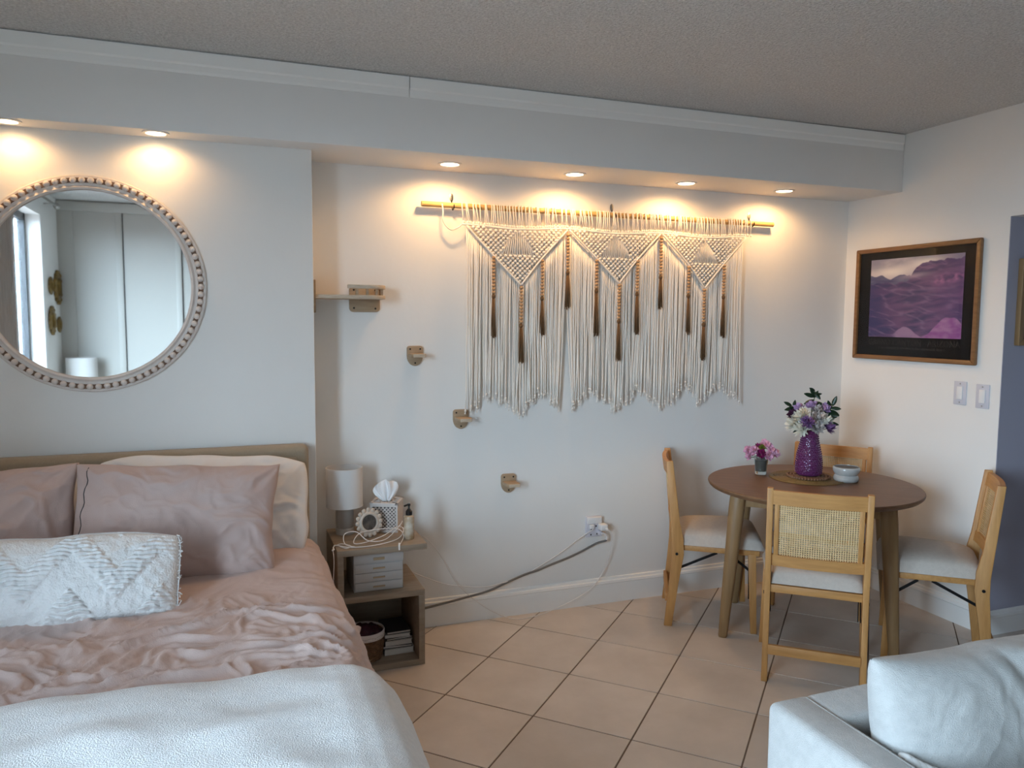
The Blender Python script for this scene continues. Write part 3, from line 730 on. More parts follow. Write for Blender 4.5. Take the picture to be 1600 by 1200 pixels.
cable('grey_cord', [(-1.551, -.038, .352), (-1.556, -.03, .344), (-1.60, -.016, .330), (-1.70, -.014, .29), (-1.78, -.014, .264), (-1.86, -.014, .243), (-1.93, -.014, .222), (-2.0, -.015, .208), (-2.10, -.018, .178), (-2.20, -.028, .150), (-2.32, -.030, .132), (-2.46, -.030, .112), (-2.66, -.024, .085)], .0058, 'cable_grey', 'thick grey power cord sagging along the wall to the nightstand')
cable('white_cord', [(-1.630, -.04, .415), (-1.66, -.025, .392), (-1.72, -.012, .350), (-1.80, -.011, .30), (-1.92, -.012, .24), (-2.03, -.014, .195), (-2.14, -.022, .178), (-2.24, -.03, .175), (-2.40, -.03, .205), (-2.50, -.03, .245), (-2.60, -.04, .30), (-2.66, -.05, .345)], .0026, 'cable_white', 'thin white cord running beside the grey cord from the outlet')
cable('white_cord', [(-1.564, -.080, .418), (-1.545, -.07, .40), (-1.530, -.05, .35), (-1.528, -.04, .30), (-1.545, -.03, .22), (-1.59, -.03, .14), (-1.66, -.045, .09), (-1.80, -.06, .04), (-1.95, -.07, .008), (-2.08, -.07, .006), (-2.20, -.045, .06), (-2.30, -.03, .14), (-2.37, -.015, .22), (-2.44, -.012, .35), (-2.51, -.02, .44), (-2.60, -.04, .50), (-2.63, -.06, .541), (-2.66, -.09, NZ+.003)], .0021, 'cable_white', 'white charger cord hanging in a long loop down to the floor')

# ================================================================== cat steps and corner cat shelf
def cat_step(x, z, label):
    t = thing('cat_step', label, 'cat step', (x, 0, z), 0, 'wooden cat steps climbing the wall')
    sh_ = []
    for k in range(9): a_ = PI/2*k/8; sh_.append((.038-.014+.014*math.cos(a_), .045-.014+.014*math.sin(a_)))
    for k in range(9): a_ = PI/2+PI/2*k/8; sh_.append((-.038+.014+.014*math.cos(a_), .045-.014+.014*math.sin(a_)))
    for k in range(13): a_ = PI+PI*k/12; sh_.append((.038*math.cos(a_)*1.0, -.002+.048*math.sin(a_)))
    MB().prism(sh_, -.014, 0, 'xz').build('wall_plate', 'birch', t, bevel=.002)
    st_ = MB().prism([(-.034, -.014), (.034, -.014), (.034, -.085), (.028, -.098), (-.028, -.098), (-.034, -.085)], -.006, .010, 'xy')
    st_.build('step_board', 'birch', t, bevel=.0015)
    MB().box(-.0275, .0275, -.0995, -.0975, -.0055, .0095).build('board_edge', 'birch_edge', t)
    for sx, sz in ((-.024, .030), (.024, .030), (0, -.036)):
        MB().lathe([(0, .0155), (.0042, .0155), (.0042, .013)], 12, (sx, 0, sz), 'y').build('screw', 'screw', t)
cat_step(-2.563, 1.327, 'topmost of the three small wooden cat steps, beside the corner shelf')
cat_step(-2.338, 1.018, 'middle wooden cat step, just below the left corner of the macrame')
cat_step(-2.090, .686, 'lowest wooden cat step, above the wall cords')
cs = thing('cat_shelf', 'corner wooden cat shelf with little railing beside the bed wall', 'cat shelf', (0, 0, 1.592))
out = [(XJ+.012, -.005), (XJ+.012, -.20), (-2.86, -.20)]
for k in range(9): a_ = -PI/2+PI/2*k/8; out.append((-2.80+.075*math.cos(a_), -.125+.075*math.sin(a_)))
out += [(-2.725, -.005)]
MB().prism(out, -.008, .008).build('shelf_board', 'birch_edge', cs, bevel=.0015)
pl_ = []
for cx, cz, a0 in ((-2.745, .034, 0), (-2.848, .034, PI/2), (-2.848, -.046, PI), (-2.745, -.046, 1.5*PI)):
    for k in range(6): a_ = a0+PI/2*k/5; pl_.append((cx+.018*math.cos(a_), cz+.018*math.sin(a_)))
MB().prism(pl_, -.012, 0, 'xz').build('wall_plate', 'birch', cs, bevel=.0015)
MB().prism([(-.06, -.07), (-.19, -.07), (-.19, .07), (-.06, .07)], XJ, XJ+.014, 'yz').build('wall_plate', 'birch', cs, bevel=.002)
for x, z in ((-2.846, .036), (-2.846, -.046), (-2.748, -.048), (-2.748, .036)): MB().lathe([(0, .0135), (.0045, .0135), (.0045, .011)], 12, (x, 0, z), 'y').build('screw', 'screw', cs)
rl = [(-2.90, -.183), (-2.90, -.20), (-2.855, -.20)]
for k in range(9): a_ = -PI/2+PI/2*k/8; rl.append((-2.80+.075*math.cos(a_), -.125+.075*math.sin(a_)))
rl += [(-2.725, -.04), (-2.742, -.04), (-2.742, -.125)]
for k in range(8, -1, -1): a_ = -PI/2+PI/2*k/8; rl.append((-2.80+.058*math.cos(a_), -.125+.058*math.sin(a_)))
MB().prism(rl, .036, .052).build('rail', 'birch_edge', cs, bevel=.001)
for x, y_ in ((-2.86, -.190), (-2.815, -.188), (-2.772, -.176), (-2.745, -.150), (-2.735, -.10), (-2.735, -.06)):
    MB().box(x-.005, x+.005, y_-.006, y_+.006, .008, .036).build('spindle', 'birch', cs)

# ================================================================== macrame wall hanging
YM = -.032; ZD = 2.028
mc = thing('macrame_hanging', 'wide cream macrame wall hanging with brown tassels on a wooden dowel', 'wall hanging', (0, 0, 0))
MB().tube([(-2.535, YM, ZD+.001), (-.555, YM, ZD-.001)], .0125, 14).build('dowel', 'dowel', mc, smooth=True)
def hdr(x): return 1.941+.006*math.cos((x+2.33)*2*PI/.53)+.004*(x+1.5)
rnd = random.Random(11)
lo = MB(); x = -2.335; nl = 0
while x < -.70:
    xt = x+rnd.uniform(-.014, .006)-.004; zb_ = hdr(x)+.012
    n0 = lo.n
    lo.tube([(x, YM-.009, zb_), ((x+xt)/2, YM-.014, (zb_+ZD)/2), (xt, YM-.0155, ZD), (xt+.001, YM-.010, ZD+.013), (xt+.002, YM, ZD+.0165), (xt+.003, YM+.012, ZD+.009)], .0027, 5)
    lo.ball((x, YM-.012, zb_-.002), .0062, 6, 4, (1, .9, 1.25))
    x += rnd.choice((.0105, .0115, .0125, .020))
stuff(lo.build('loop_cord', 'macrame', mc, smooth=True, angle=180))
hd = [( -2.345+k*.02, YM-.013, hdr(-2.345+k*.02)) for k in range(81)]
MB().tube(hd, .0052, 7).build('header_cord', 'macrame', mc, smooth=True, angle=180)
hd2 = [(p[0], p[1]+.004, p[2]+.008) for p in hd]
MB().tube(hd2, .0042, 6).build('header_cord', 'macrame', mc, smooth=True, angle=180)
MB().tube(smoothpath([(-2.44, YM-.014, ZD+.004), (-2.436, YM-.016, ZD-.03), (-2.434, YM-.012, ZD-.075), (-2.40, YM-.010, ZD-.112), (-2.36, YM-.010, ZD-.10), (-2.345, YM-.012, hdr(-2.345))], 24), .0034, 6).build('tie_cord', 'macrame', mc, smooth=True, angle=180)
# three motifs: outer corners, side apexes, bottom apex
mot = [(-2.318, -1.805, -2.190, -1.936, 1.805, 1.800, -2.047, 1.668),
       (-1.788, -1.280, -1.638, -1.406, 1.806, 1.812, -1.511, 1.690),
       (-1.258, -.748, -1.100, -.880, 1.792, 1.806, -.999, 1.674)]
def zline(p, q, x): return p[1]+(q[1]-p[1])*(x-p[0])/(q[0]-p[0])
def lower(x):                                          # lower boundary of the knotted area at x
    for (xa, xb, xs, xr, zs, zr, xm, zm) in mot:
        if xa <= x <= xb:
            pts = [(xa, hdr(xa)-.006), (xs, zs), (xm, zm), (xr, zr), (xb, hdr(xb)-.006)]
            for p, q in zip(pts, pts[1:]):
                if p[0] <= x <= q[0]: return zline(p, q, x)
    return hdr(x)-.004
for (xa, xb, xs, xr, zs, zr, xm, zm) in mot:
    kn = MB(); xc = (xa+xb)/2; zt = hdr(xc)-.010
    def inside(x, z):
        if z > hdr(x)-.008 or z < lower(x)+.006 or x < xa+.004 or x > xb-.004: return False
        zj = (zs+zr)/2
        # open fan window between the two upper triangles and the lower one
        if z > zj+.004:
            hl = zline((xc-.008, zt), (xs+.024, zj), x) if x < xc else zline((xc+.008, zt), (xr-.024, zj), x)
            if xs+.024 < x < xr-.024 and z < hl: return False
        return True
    row = 0; z = hdr(xc)
    while z > zm-.01:
        x = xa-.02+(.0125 if row % 2 else 0)
        while x < xb+.01:
            if inside(x, z):
                kn.ball((x, YM-.015+rnd.uniform(-.002, .002), z), .0092, 6, 4, (1.0, .9, .82))
                kn.tube([(x-.0125, YM-.008, z+.0118), (x+.0125, YM-.008, z-.0118)], .0030, 4, cap=False)
                kn.tube([(x+.0125, YM-.006, z+.0118), (x-.0125, YM-.006, z-.0118)], .0030, 4, cap=False)
            x += .025
        z -= .0118; row += 1
    stuff(kn.build('knot_panel', 'macrame', mc, smooth=True, angle=180))
    fan = MB()
    for k in range(15):
        u = (k+.5)/15; xb_ = xs+.03+(xr-xs-.06)*u; zj = (zs+zr)/2
        xt = xc+(xb_-xc)*.72; hl = (zline((xc-.008, zt), (xs+.024, zj), xt) if xt < xc else zline((xc+.008, zt), (xr-.024, zj), xt))
        fan.tube([(xt, YM-.009, hl+.008), (xb_, YM-.009, zj-.002)], .0028, 5)
    stuff(fan.build('fan_cord', 'macrame', mc, smooth=True, angle=180))
    bord = [(xa-.004, YM-.018, hdr(xa)-.006), (xs, YM-.019, zs-.002), (xm, YM-.020, zm-.004)]
    bord2 = [(xb+.004, YM-.018, hdr(xb)-.006), (xr, YM-.019, zr-.002), (xm, YM-.020, zm-.004)]
    for b__ in (bord, bord2):
        MB().tube(smoothpath(b__, 24), .0048, 6).build('border_cord', 'macrame', mc, smooth=True, angle=180)
# fringe
bx = [-2.32, -2.28, -2.19, -2.12, -2.05, -1.985, -1.93, -1.88, -1.80, -1.74, -1.65, -1.58, -1.50, -1.44, -1.38, -1.31, -1.235, -1.17, -1.08, -1.0, -.93, -.875, -.80, -.76]
bz = [1.055, 1.07, 1.13, 1.09, 1.035, 1.09, 1.14, 1.10, 1.06, 1.06, 1.14, 1.08, 1.035, 1.09, 1.14, 1.08, 1.045, 1.09, 1.15, 1.05, 1.12, 1.14, 1.09, 1.065]
fg = [MB(), MB(), MB()]; x = -2.318
while x < -.752:
    z0_ = lower(x)-.001
    # strands at the joins between motifs gather away from the gap
    xb_ = x+rnd.uniform(-.012, .012)
    for g in (-1.797, -1.269):
        if g < -1.5: xb_ += .030*math.exp(-((x-g)/.05)**2)*(1 if x > g else -1)
    zb_ = float(np.interp(x, bx, bz))+rnd.uniform(-.022, .022)
    wv_ = rnd.uniform(-.006, .006); yo = rnd.uniform(-.010, .007)
    P_ = []
    for k in range(9):
        t = k/8; P_.append((x+(xb_-x)*t*t+wv_*math.sin(t*PI*1.5)+rnd.uniform(-.0012, .0012), YM-.006+yo*t+.006*t, z0_+(zb_-z0_)*t))
    m_ = fg[0] if x < -1.797 else (fg[1] if x < -1.269 else fg[2])
    m_.tube(P_, .0036, 6)
    e = P_[-1]; m_.ball((e[0], e[1], e[2]+.010), .0056, 6, 4, (1, 1, 1.2))
    for q in range(3): m_.tube([(e[0], e[1], e[2]+.004), (e[0]+rnd.uniform(-.005, .005), e[1]+rnd.uniform(-.004, .004), e[2]-rnd.uniform(.006, .016))], .0016, 4)
    x += rnd.uniform(.0060, .0096)
for m_ in fg: stuff(m_.build('fringe', 'macrame', mc, smooth=True, angle=180))
# bead strings with tassels: (x, top z, beads, tassel end z)
for x, zt, nbd, ze in ((-2.188, 1.800, 11, 1.417), (-2.046, 1.660, 11, 1.292), (-1.936, 1.792, 11, 1.426), (-1.800, 1.922, 11, 1.556), (-1.640, 1.802, 9, 1.422), (-1.511, 1.682, 11, 1.296),
                       (-1.408, 1.806, 10, 1.432), (-1.271, 1.930, 12, 1.563), (-1.100, 1.786, 9, 1.430), (-1.001, 1.668, 11, 1.293), (-.880, 1.800, 10, 1.413)):
    b_ = MB(); z = zt-.008; yb = YM-.021
    for k in range(nbd):
        b_.ball((x, yb, z), .0098, 8, 5, (1, 1, .82)); z -= .0165
    b_.tube([(x, yb+.004, zt+.012), (x, yb, z)], .002, 5)
    bs = b_.build('bead_string', 'bead_wood', mc, smooth=True, angle=60)
    t_ = MB(); t_.ball((x, yb, z-.002), .010, 8, 5, (1, 1, 1.4))
    for k in range(26):
        a_ = rnd.uniform(0, 2*PI); r_ = rnd.uniform(.2, 1)*.013; le = rnd.uniform(-.01, .012)
        t_.tube([(x+r_*.4*math.cos(a_), yb+r_*.4*math.sin(a_), z-.004), (x+r_*.8*math.cos(a_), yb+r_*.7*math.sin(a_)-.001, (z+ze)/2), (x+r_*1.15*math.cos(a_)+.002, yb+r_*.8*math.sin(a_), ze+le)], [.0022, .0024, .0016], 4)
    t_.build('tassel', 'tassel', bs, smooth=True, angle=180)
for x, lb in ((-2.383, 'small steel hook holding the left end of the macrame dowel'), (-1.535, 'small steel hook at the middle of the macrame dowel'), (-.692, 'small steel hook holding the right end of the macrame dowel')):
    t = thing('wall_hook', lb, 'hook', (x, 0, ZD), 0, 'hooks for the dowel')
    MB().prism([(.010*math.cos(2*PI*k/20), .042+.019*math.sin(2*PI*k/20)) for k in range(20)], -.003, 0, 'xz').build('hook_plate', 'steel', t, bevel=.001)
    MB().lathe([(0, .006), (.0035, .006), (.004, .002)], 12, (0, 0, .048), 'y').build('screw', 'steel', t)
    MB().tube(smoothpath([(0, -.004, .028), (0, -.012, .0), (0, -.022, -.0175), (0, YM, -.0175), (0, YM-.014, -.012), (0, YM-.0175, .004)], 16), .0026, 6).build('hook_arm', 'black_metal', t, smooth=True)

# ================================================================== framed poster on the right wall
def mitred(parent, a0, a1, c0, c1, w, d0, d1, plane, m, bev):
    for P in ([(a0, c1), (a1, c1), (a1-w, c1-w), (a0+w, c1-w)], [(a0, c0), (a1, c0), (a1-w, c0+w), (a0+w, c0+w)], [(a0, c0), (a0, c1), (a0+w, c1-w), (a0+w, c0+w)], [(a1, c0), (a1, c1), (a1-w, c1-w), (a1-w, c0+w)]):
        MB().prism(P, d0, d1, plane).build('frame_rail', m, parent, bevel=bev, seg=2)
pc = thing('framed_poster', 'framed canyon poster in a brown wooden frame on the right wall', 'picture', (0, 0, 0))
PY0, PY1, PZ0, PZ1 = -.872, -.098, 1.291, 1.901; fw = .024
mitred(pc, PY0, PY1, PZ0, PZ1, fw, -.024, -.002, 'yz', 'frame_wood', .005)
MB().box(-.010, -.004, PY0+.01, PY1-.01, PZ0+.01, PZ1-.01).build('mat_board', 'mat_black', pc)
ny_, nz_ = 230, 170
IY0, IY1, IZ0, IZ1 = -.783, -.200, 1.416, 1.838        # print area; its left edge in the photo is at y = IY1
u = np.linspace(0, 1, ny_); v = np.linspace(0, 1, nz_); Uu, Vv = np.meshgrid(u, v, indexing='ij')    # u left->right, v bottom->top
def mixc(a, b, t): t = np.clip(t, 0, 1)[..., None]; return a*(1-t)+b*t
C3 = lambda *c: np.array(c)[None, None, :]*np.ones(Uu.shape+(1,))
sky = mixc(C3(.62, .56, .62), C3(.33, .32, .42), sstep(.80, 1.0, Vv-.10*np.sin(Uu*5)+.12*fbm(Uu*3, Vv*5, 3)))
sky = mixc(sky, C3(.90, .84, .80), np.exp(-((Uu-.25)/.2)**2-((Vv-.83)/.06)**2)*1.0+np.exp(-((Uu-.62)/.2)**2-((Vv-.92-(Uu-.6)*.15)/.05)**2))
r_far = .80-.02*Uu+.035*fbm(Uu*5, Uu*0, 8)-.05*np.exp(-((Uu-.24)/.08)**2)
r_mid = .80+.14*sstep(.42, .62, Uu)+.03*fbm(Uu*9, Uu*0+4, 9, 5)+.03*sstep(.8, 1, Uu)-.10*(1-sstep(.38, .55, Uu))
img = sky
img = mixc(img, C3(.13, .13, .24)+.05*fbm(Uu*7, Vv*30, 4)[..., None], sstep(0, .012, r_far-Vv))
rock = mixc(C3(.085, .07, .17), C3(.20, .115, .24), .5+1.1*fbm(Uu*3+Vv*2, Vv*14-Uu*3, 12, 5))
rock = mixc(rock, C3(.045, .045, .16), (1-sstep(.0, .5, Uu))*.7)
rock = mixc(rock, C3(.34, .22, .38), sstep(.25, .7, ridged(Uu*3+Vv, Vv*9+Uu*2, 19, 3)-.2)*.45)
img = mixc(img, rock, sstep(0, .012, r_mid-Vv))
img = mixc(img, C3(.48, .20, .40), sstep(.0, .14, Uu-.66)*np.exp(-((Vv-.70-(Uu-.8)*.2)/.055)**2)*(.5+fbm(Uu*20, Vv*20, 6)))
img = mixc(img, C3(.58, .44, .55), np.exp(-((Vv-.77-(Uu-.5)*.1)/.03)**2)*np.exp(-((Uu-.5)/.14)**2)*.6)
img = mixc(img, C3(.20, .10, .28), sstep(0, .3, Uu-.6)*.3)
hill = np.maximum(.14*np.exp(-((Uu-.42)/.13)**2), .255*np.exp(-(np.clip(np.abs(Uu-.88)-.03, 0, None)/.15)**2))+.012*fbm(Uu*12, Uu*0, 2)
pk = mixc(C3(.33, .12, .36), C3(.45, .24, .46), .5+fbm(Uu*8, Vv*12, 30, 4))
pk = mixc(pk, C3(.36, .26, .40), (1-sstep(.45, .7, Uu))*.7)
img = mixc(img, pk, sstep(0, .012, hill-Vv)*sstep(.28, .34, Uu))
img = np.clip(img, 0, 1)*.8
Pp = np.stack([np.full(Uu.shape, -.0115), IY1+(IY0-IY1)*Uu, IZ0+(IZ1-IZ0)*Vv], -1)
me = MB().grid(Pp).mesh('print', 'print'); ca = me.color_attributes.new('Col', 'FLOAT_COLOR', 'POINT')
ca.data.foreach_set('color', np.concatenate([img.reshape(-1, 3), np.ones((ny_*nz_, 1))], 1).astype(np.float32).ravel())
link('print', me, pc)
def text_mesh(s, size, m, name, parent, loc, width=None):
    cu = bpy.data.curves.new('txt', 'FONT'); cu.body = s; cu.size = size; cu.align_x = 'CENTER'; cu.extrude = .0003; cu.resolution_u = 3
    to = bpy.data.objects.new('txt', cu); COL.objects.link(to)
    dg = bpy.context.evaluated_depsgraph_get(); me = bpy.data.meshes.new_from_object(to.evaluated_get(dg))
    bpy.data.objects.remove(to); bpy.data.curves.remove(cu)
    me.materials.clear(); me.materials.append(MAT[m])
    if width:
        xs = [q.co.x for q in me.vertices]; k = width/(max(xs)-min(xs))
        for q in me.vertices: q.co.x *= k
    o = link(name, me, parent); o.matrix_local = Matrix(((0,0,-1,loc[0]),(-1,0,0,loc[1]),(0,1,0,loc[2]),(0,0,0,1))); return o
text_mesh('GRAND CANYON \u00b7 ARIZONA', .046, 'letter', 'title_lettering', pc, (-.0112, (IY0+IY1)/2, 1.372), .575)
sl = MB(); yq = -.275
while yq > -.70:
    wq = rnd.uniform(.004, .009); sl.box(-.0112, -.0105, yq-wq, yq, 1.352, 1.352+rnd.choice((.009, .011))); yq -= wq+rnd.choice((.003, .003, .010))
stuff(sl.build('small_print', 'letter', pc))
MB().box(-.0135, -.0128, PY0+.02, PY1-.02, PZ0+.02, PZ1-.02).build('glazing', 'picture_glass', pc)

hp_ = thing('framed_picture', 'partly visible framed picture on the hallway wall at the right edge', 'picture', (0, YE-.003, 0))
MB().box(.085, .50, -.012, -.002, 1.41, 1.78).build('print', 'hall_print', hp_)
mitred(hp_, .066, .52, 1.392, 1.795, .030, -.026, 0, 'xz', 'walnut_leg', .003)

# light switches
for yq, zq, lb in ((-.789, 1.151, 'white rocker light switch nearer the corner, under the canyon poster'), (-.910, 1.145, 'white rocker light switch nearer the hallway opening')):
    t = thing('light_switch', lb, 'light switch', (0, yq, zq), 0, 'light switches on the right wall')
    MB().box(-.006, 0, -.035, .035, -.058, .058).build('switch_plate', 'adapter', t, bevel=.003)
    MB().box(-.010, -.005, -.016, .016, -.032, .032).build('rocker', 'white_plastic', t, bevel=.002)
    for z in (-.046, .046): MB().lathe([(0, -.0075), (.003, -.0075), (.003, -.005)], 10, (0, 0, z), 'x').build('screw', 'steel', t)

# ================================================================== dining table
TC = (-.775, -.655); TZ = .725; TR = .484
ta = Vector((.737, -.676, 0)); 
tbl = thing('dining_table', 'round brown wooden dining table with tapered legs', 'table', (TC[0], TC[1], 0), math.atan2(ta.y, ta.x))
MB().lathe([(0, TZ-.024), (TR-.012, TZ-.024), (TR-.003, TZ-.016), (TR, TZ-.008), (TR-.001, TZ-.003), (TR-.004, TZ), (0, TZ)], 96).build('tabletop', 'walnut', tbl, smooth=True, angle=30)
ax_, bx_ = .315, .205
for s in (-1, 1):
    MB().box(-ax_, ax_, s*bx_-.011, s*bx_+.011, TZ-.094, TZ-.024).build('apron', 'walnut_leg', tbl, bevel=.002)
    MB().box(s*ax_-.011, s*ax_+.011, -bx_, bx_, TZ-.094, TZ-.024).build('apron', 'walnut_leg', tbl, bevel=.002)
    sup = [(s*.30, -.15), (s*.30, .15)]+[(s*(.34+.085*math.cos(q)), .15*math.sin(q)) for q in np.linspace(PI/2, -PI/2, 13)]
    MB().prism(sup, TZ-.052, TZ-.024).build('leaf_support', 'walnut_leg', tbl, bevel=.003)
    for t in (-1, 1):
        lm = MB(); top = Vector((s*.318, t*.208, TZ-.024)); ft = Vector((s*.367, t*.243, 0)); Pn = []; V = []; Fc = []
        nseg = 12
        for i, q in enumerate((0, .12, .5, .985, 1.0)):
            c = top.lerp(ft, q); r_ = [.036, .037, .031, .0215, .019][i]
            for k in range(nseg):
                a_ = 2*PI*k/nseg; cc, ss = math.cos(a_), math.sin(a_); pw = .62
                V.append((c.x+r_*math.copysign(abs(cc)**pw, cc), c.y+r_*math.copysign(abs(ss)**pw, ss), c.z))
        for i in range(4):
            for k in range(nseg): Fc.append((i*nseg+k, i*nseg+(k+1) % nseg, (i+1)*nseg+(k+1) % nseg, (i+1)*nseg+k))
        Fc += [tuple(range(nseg)), tuple(4*nseg+k for k in range(nseg))]
        lm.add(V, Fc).build('leg', 'walnut_leg', tbl, smooth=True, angle=50)

# ================================================================== folding cane chairs
def make_chair():
    c = thing('dining_chair', 'x', 'chair')
    for s in (-1, 1):
        x0, x1 = (s*.188-.012, s*.188+.012)
        fr_ = [(-.188, 0), (-.160, .22), (-.138, .36), (-.142, .44), (-.160, .52), (-.200, .82)]
        bk_ = [(-.232, .82), (-.205, .52), (-.196, .42), (-.196, .34), (-.205, .22), (-.226, 0)]
        MB().prism(fr_+bk_, x0, x1, 'yz').build('leg', 'oak', c, bevel=.0025)
        MB().bar((s*.205, .180, .385), (s*.216, .196, 0), .022, .036, (.020, .028), ref=(0, 1, 0)).build('leg', 'oak', c, bevel=.002)
        MB().bar((s*.164, -.172, .391), (s*.206, .215, .391), .022, .026).build('seat_rail', 'oak_h', c, bevel=.002)
        br = MB(); br.bar((s*.174, -.165, .285), (s*.183, .020, .376), .004, .012); br.bar((s*.200, .175, .30), (s*.194, .075, .376), .004, .012); br.bar((s*.190, .172, .30), (s*.192, .176, .16), .004, .012)
        b__ = br.build('brace', 'black_metal', c)
        bl = MB(); bl.lathe([(0, s*.203), (.007, s*.203), (.007, s*.199)], 12, (0, -.172, .365), 'x'); bl.build('bolt', 'black_metal', c)
    MB().box(-.205, .205, .193, .217, .378, .404).build('seat_rail', 'oak_h', c, bevel=.002)
    MB().box(-.176, .176, -.184, -.160, .372, .404).build('seat_rail', 'oak_h', c, bevel=.002)
    # padded seat
    n = 28; u = np.linspace(-1, 1, n); Uu_, Vv_ = np.meshgrid(u, u, indexing='ij'); mb = MB()
    sx = .208*np.sign(Uu_)*np.abs(Uu_)**.85; sy = .03+.208*np.sign(Vv_)*np.abs(Vv_)**.85
    rr = ((1-np.abs(Uu_)**5)*(1-np.abs(Vv_)**5))**.38
    cx = 1+.105*Vv_-.03*np.abs(Vv_)**6
    mb.grid(np.stack([sx*cx, sy, .408+.066*rr+.012*(1-Uu_**2)*(1-Vv_**2)], -1))
    mb.grid(np.stack([sx*cx, sy, np.full(sx.shape, .405)+.003*(1-rr)], -1))
    mb.build('seat', 'seat_linen', c, smooth=True, weld=1e-5, angle=70)
    # backrest: curved rails, stiles and woven cane
    def yb(z): return -.182-.040*(z-.52)/.30
    def bow(x): return -.016*(1-(x/.176)**2)
    def rail(z0, z1, th, nm):
        m = MB(); xs = np.linspace(-.177, .177, 13); V = []; Fc = []
        for x in xs:
            for dz, dy in ((z0, -th/2), (z1, -th/2), (z1, th/2), (z0, th/2)): V.append((x, yb(dz)+bow(x)+dy, dz))
        for i in range(12):
            for k in range(4): Fc.append((i*4+k, i*4+(k+1) % 4, (i+1)*4+(k+1) % 4, (i+1)*4+k))
        Fc += [(0, 1, 2, 3), (48, 49, 50, 51)]
        return m.add(V, Fc).build(nm, 'oak_h', c, smooth=True, angle=40)
    rail(.752, .812, .020, 'back_rail'); rail(.488, .535, .020, 'back_rail')
    for s in (-1, 1):
        MB().bar((s*.160, yb(.53)+bow(.160), .53), (s*.160, yb(.755)+bow(.160), .755), .018, .018, ref=(0, 1, 0)).build('stile', 'oak', c, bevel=.002)
    cn = MB(); zA, zB, xw = .533, .755, .152
    k = -xw
    while k < xw:                                       # vertical splints
        zs_ = np.linspace(zA, zB, 3)
        V = [(k+e, yb(zz)+bow(k)-.0012, zz) for zz in zs_ for e in (-.0024, .0024)]
        cn.add(V, [(2*i, 2*i+1, 2*i+3, 2*i+2) for i in range(2)]); k += .0092
    z = zA
    while z < zB:                                       # horizontal splints
        xs = np.linspace(-xw, xw, 9)
        V = [(x, yb(z)+bow(x)+.0012, z+e) for x in xs for e in (-.0024, .0024)]
        cn.add(V, [(2*i, 2*i+1, 2*i+3, 2*i+2) for i in range(8)]); z += .0092
    cp = stuff(cn.build('cane_panel', 'cane', c)); sd_ = cp.modifiers.new('thick', 'SOLIDIFY'); sd_.thickness = .0008
    MB().box(-.177, .177, -.222, -.204, .118, .158).build('stretcher', 'oak_h', c, bevel=.002)
    return c
ch0 = make_chair()
def put_chair(c, rx, ry, fx, fy, label):                # rear-leg centre and facing direction
    d = Vector((fx, fy)).normalized(); c.location = (rx+d.x*.207, ry+d.y*.207, 0); c.rotation_euler = (0, 0, math.atan2(d.y, d.x)-PI/2)
    c['label'] = label; c['group'] = 'cane-back chairs at the round table'
specs = [(-1.170, -1.140, .65, .76, 'cane-back dining chair in front of the table, its back to the camera'),
         (-1.290, -.217, .866, -.5, 'cane-back dining chair left of the table, against the back wall'),
         (-.248, -1.172, -.707, .707, 'cane-back dining chair right of the table, by the hallway corner'),
         (-.262, -.235, -.77, -.63, 'cane-back dining chair in the corner behind the table')]
prot = [ch0]+[dup(ch0) for _ in specs[1:]]
for c, s in zip(prot, specs): put_chair(c, *s)

# ================================================================== things on the table
VP = (-.711, -.556)
pmx = thing('placemat', 'round golden woven placemat under the vase', 'placemat', (VP[0]-.005, VP[1]+.005, TZ))
MB().lathe([(0, .0005), (.176, .0005), (.178, .002), (.176, .004), (0, .004)], 64).build('mat_disc', 'gold_weave', pmx, smooth=True, angle=30)
rg = MB()
for k in range(1, 15): rg.ring([(k*.0122-.003, .0038), (k*.0122, .0062), (k*.0122+.003, .0038)], 56, axis='z')
stuff(rg.build('woven_ring', 'gold_weave', pmx, smooth=True))
tv = thing('trivet', 'round trivet of brown wooden beads under the purple vase', 'trivet', (VP[0], VP[1], TZ+.0062))
MB().lathe([(0, .001), (.090, .001), (.090, .004), (0, .004)], 40).build('base_disc', 'trivet_wood', tv)
bd = MB().ball((0, 0, 0), .0068, 8, 6).mesh('bead', 'trivet_wood', smooth=True, angle=180)
for rr, nn in ((.098, 44), (.083, 37), (.068, 30)):
    for k in range(nn): link('bead', bd, tv, (rr*math.cos(2*PI*k/nn), rr*math.sin(2*PI*k/nn), .0072))
va = thing('vase', 'tall purple hobnail glass vase in the middle of the table', 'vase', (VP[0], VP[1], TZ+.0205))
pv = [(.056, 0), (.060, .006), (.062, .03), (.0625, .06), (.058, .10), (.049, .14), (.042, .17), (.0395, .19), (.043, .208), (.050, .222)]
MB().lathe([(0, 0)]+pv+[(.047, .222), (.040, .208), (.0365, .19), (.039, .17), (.046, .14), (.055, .10), (.059, .06), (.059, .03), (.054, .008), (0, .008)], 48).build('body', 'purple_glass', va, smooth=True, angle=60)
MB().lathe([(0, .009), (.050, .009), (.054, .03), (.054, .05), (0, .05)], 32).build('water', 'petal_plum', va, smooth=True)
hn = MB()
for i, (r_, h_) in enumerate([(float(np.interp(h, [q[1] for q in pv], [q[0] for q in pv])), h) for h in np.arange(.012, .20, .0105)]):
    for k in range(30):
        a_ = 2*PI*(k+.5*(i % 2))/30; hn.ball((r_*math.cos(a_), r_*math.sin(a_), h_), .0035, 6, 4)
stuff(hn.build('hobnail', 'purple_glass', va, smooth=True, angle=180))

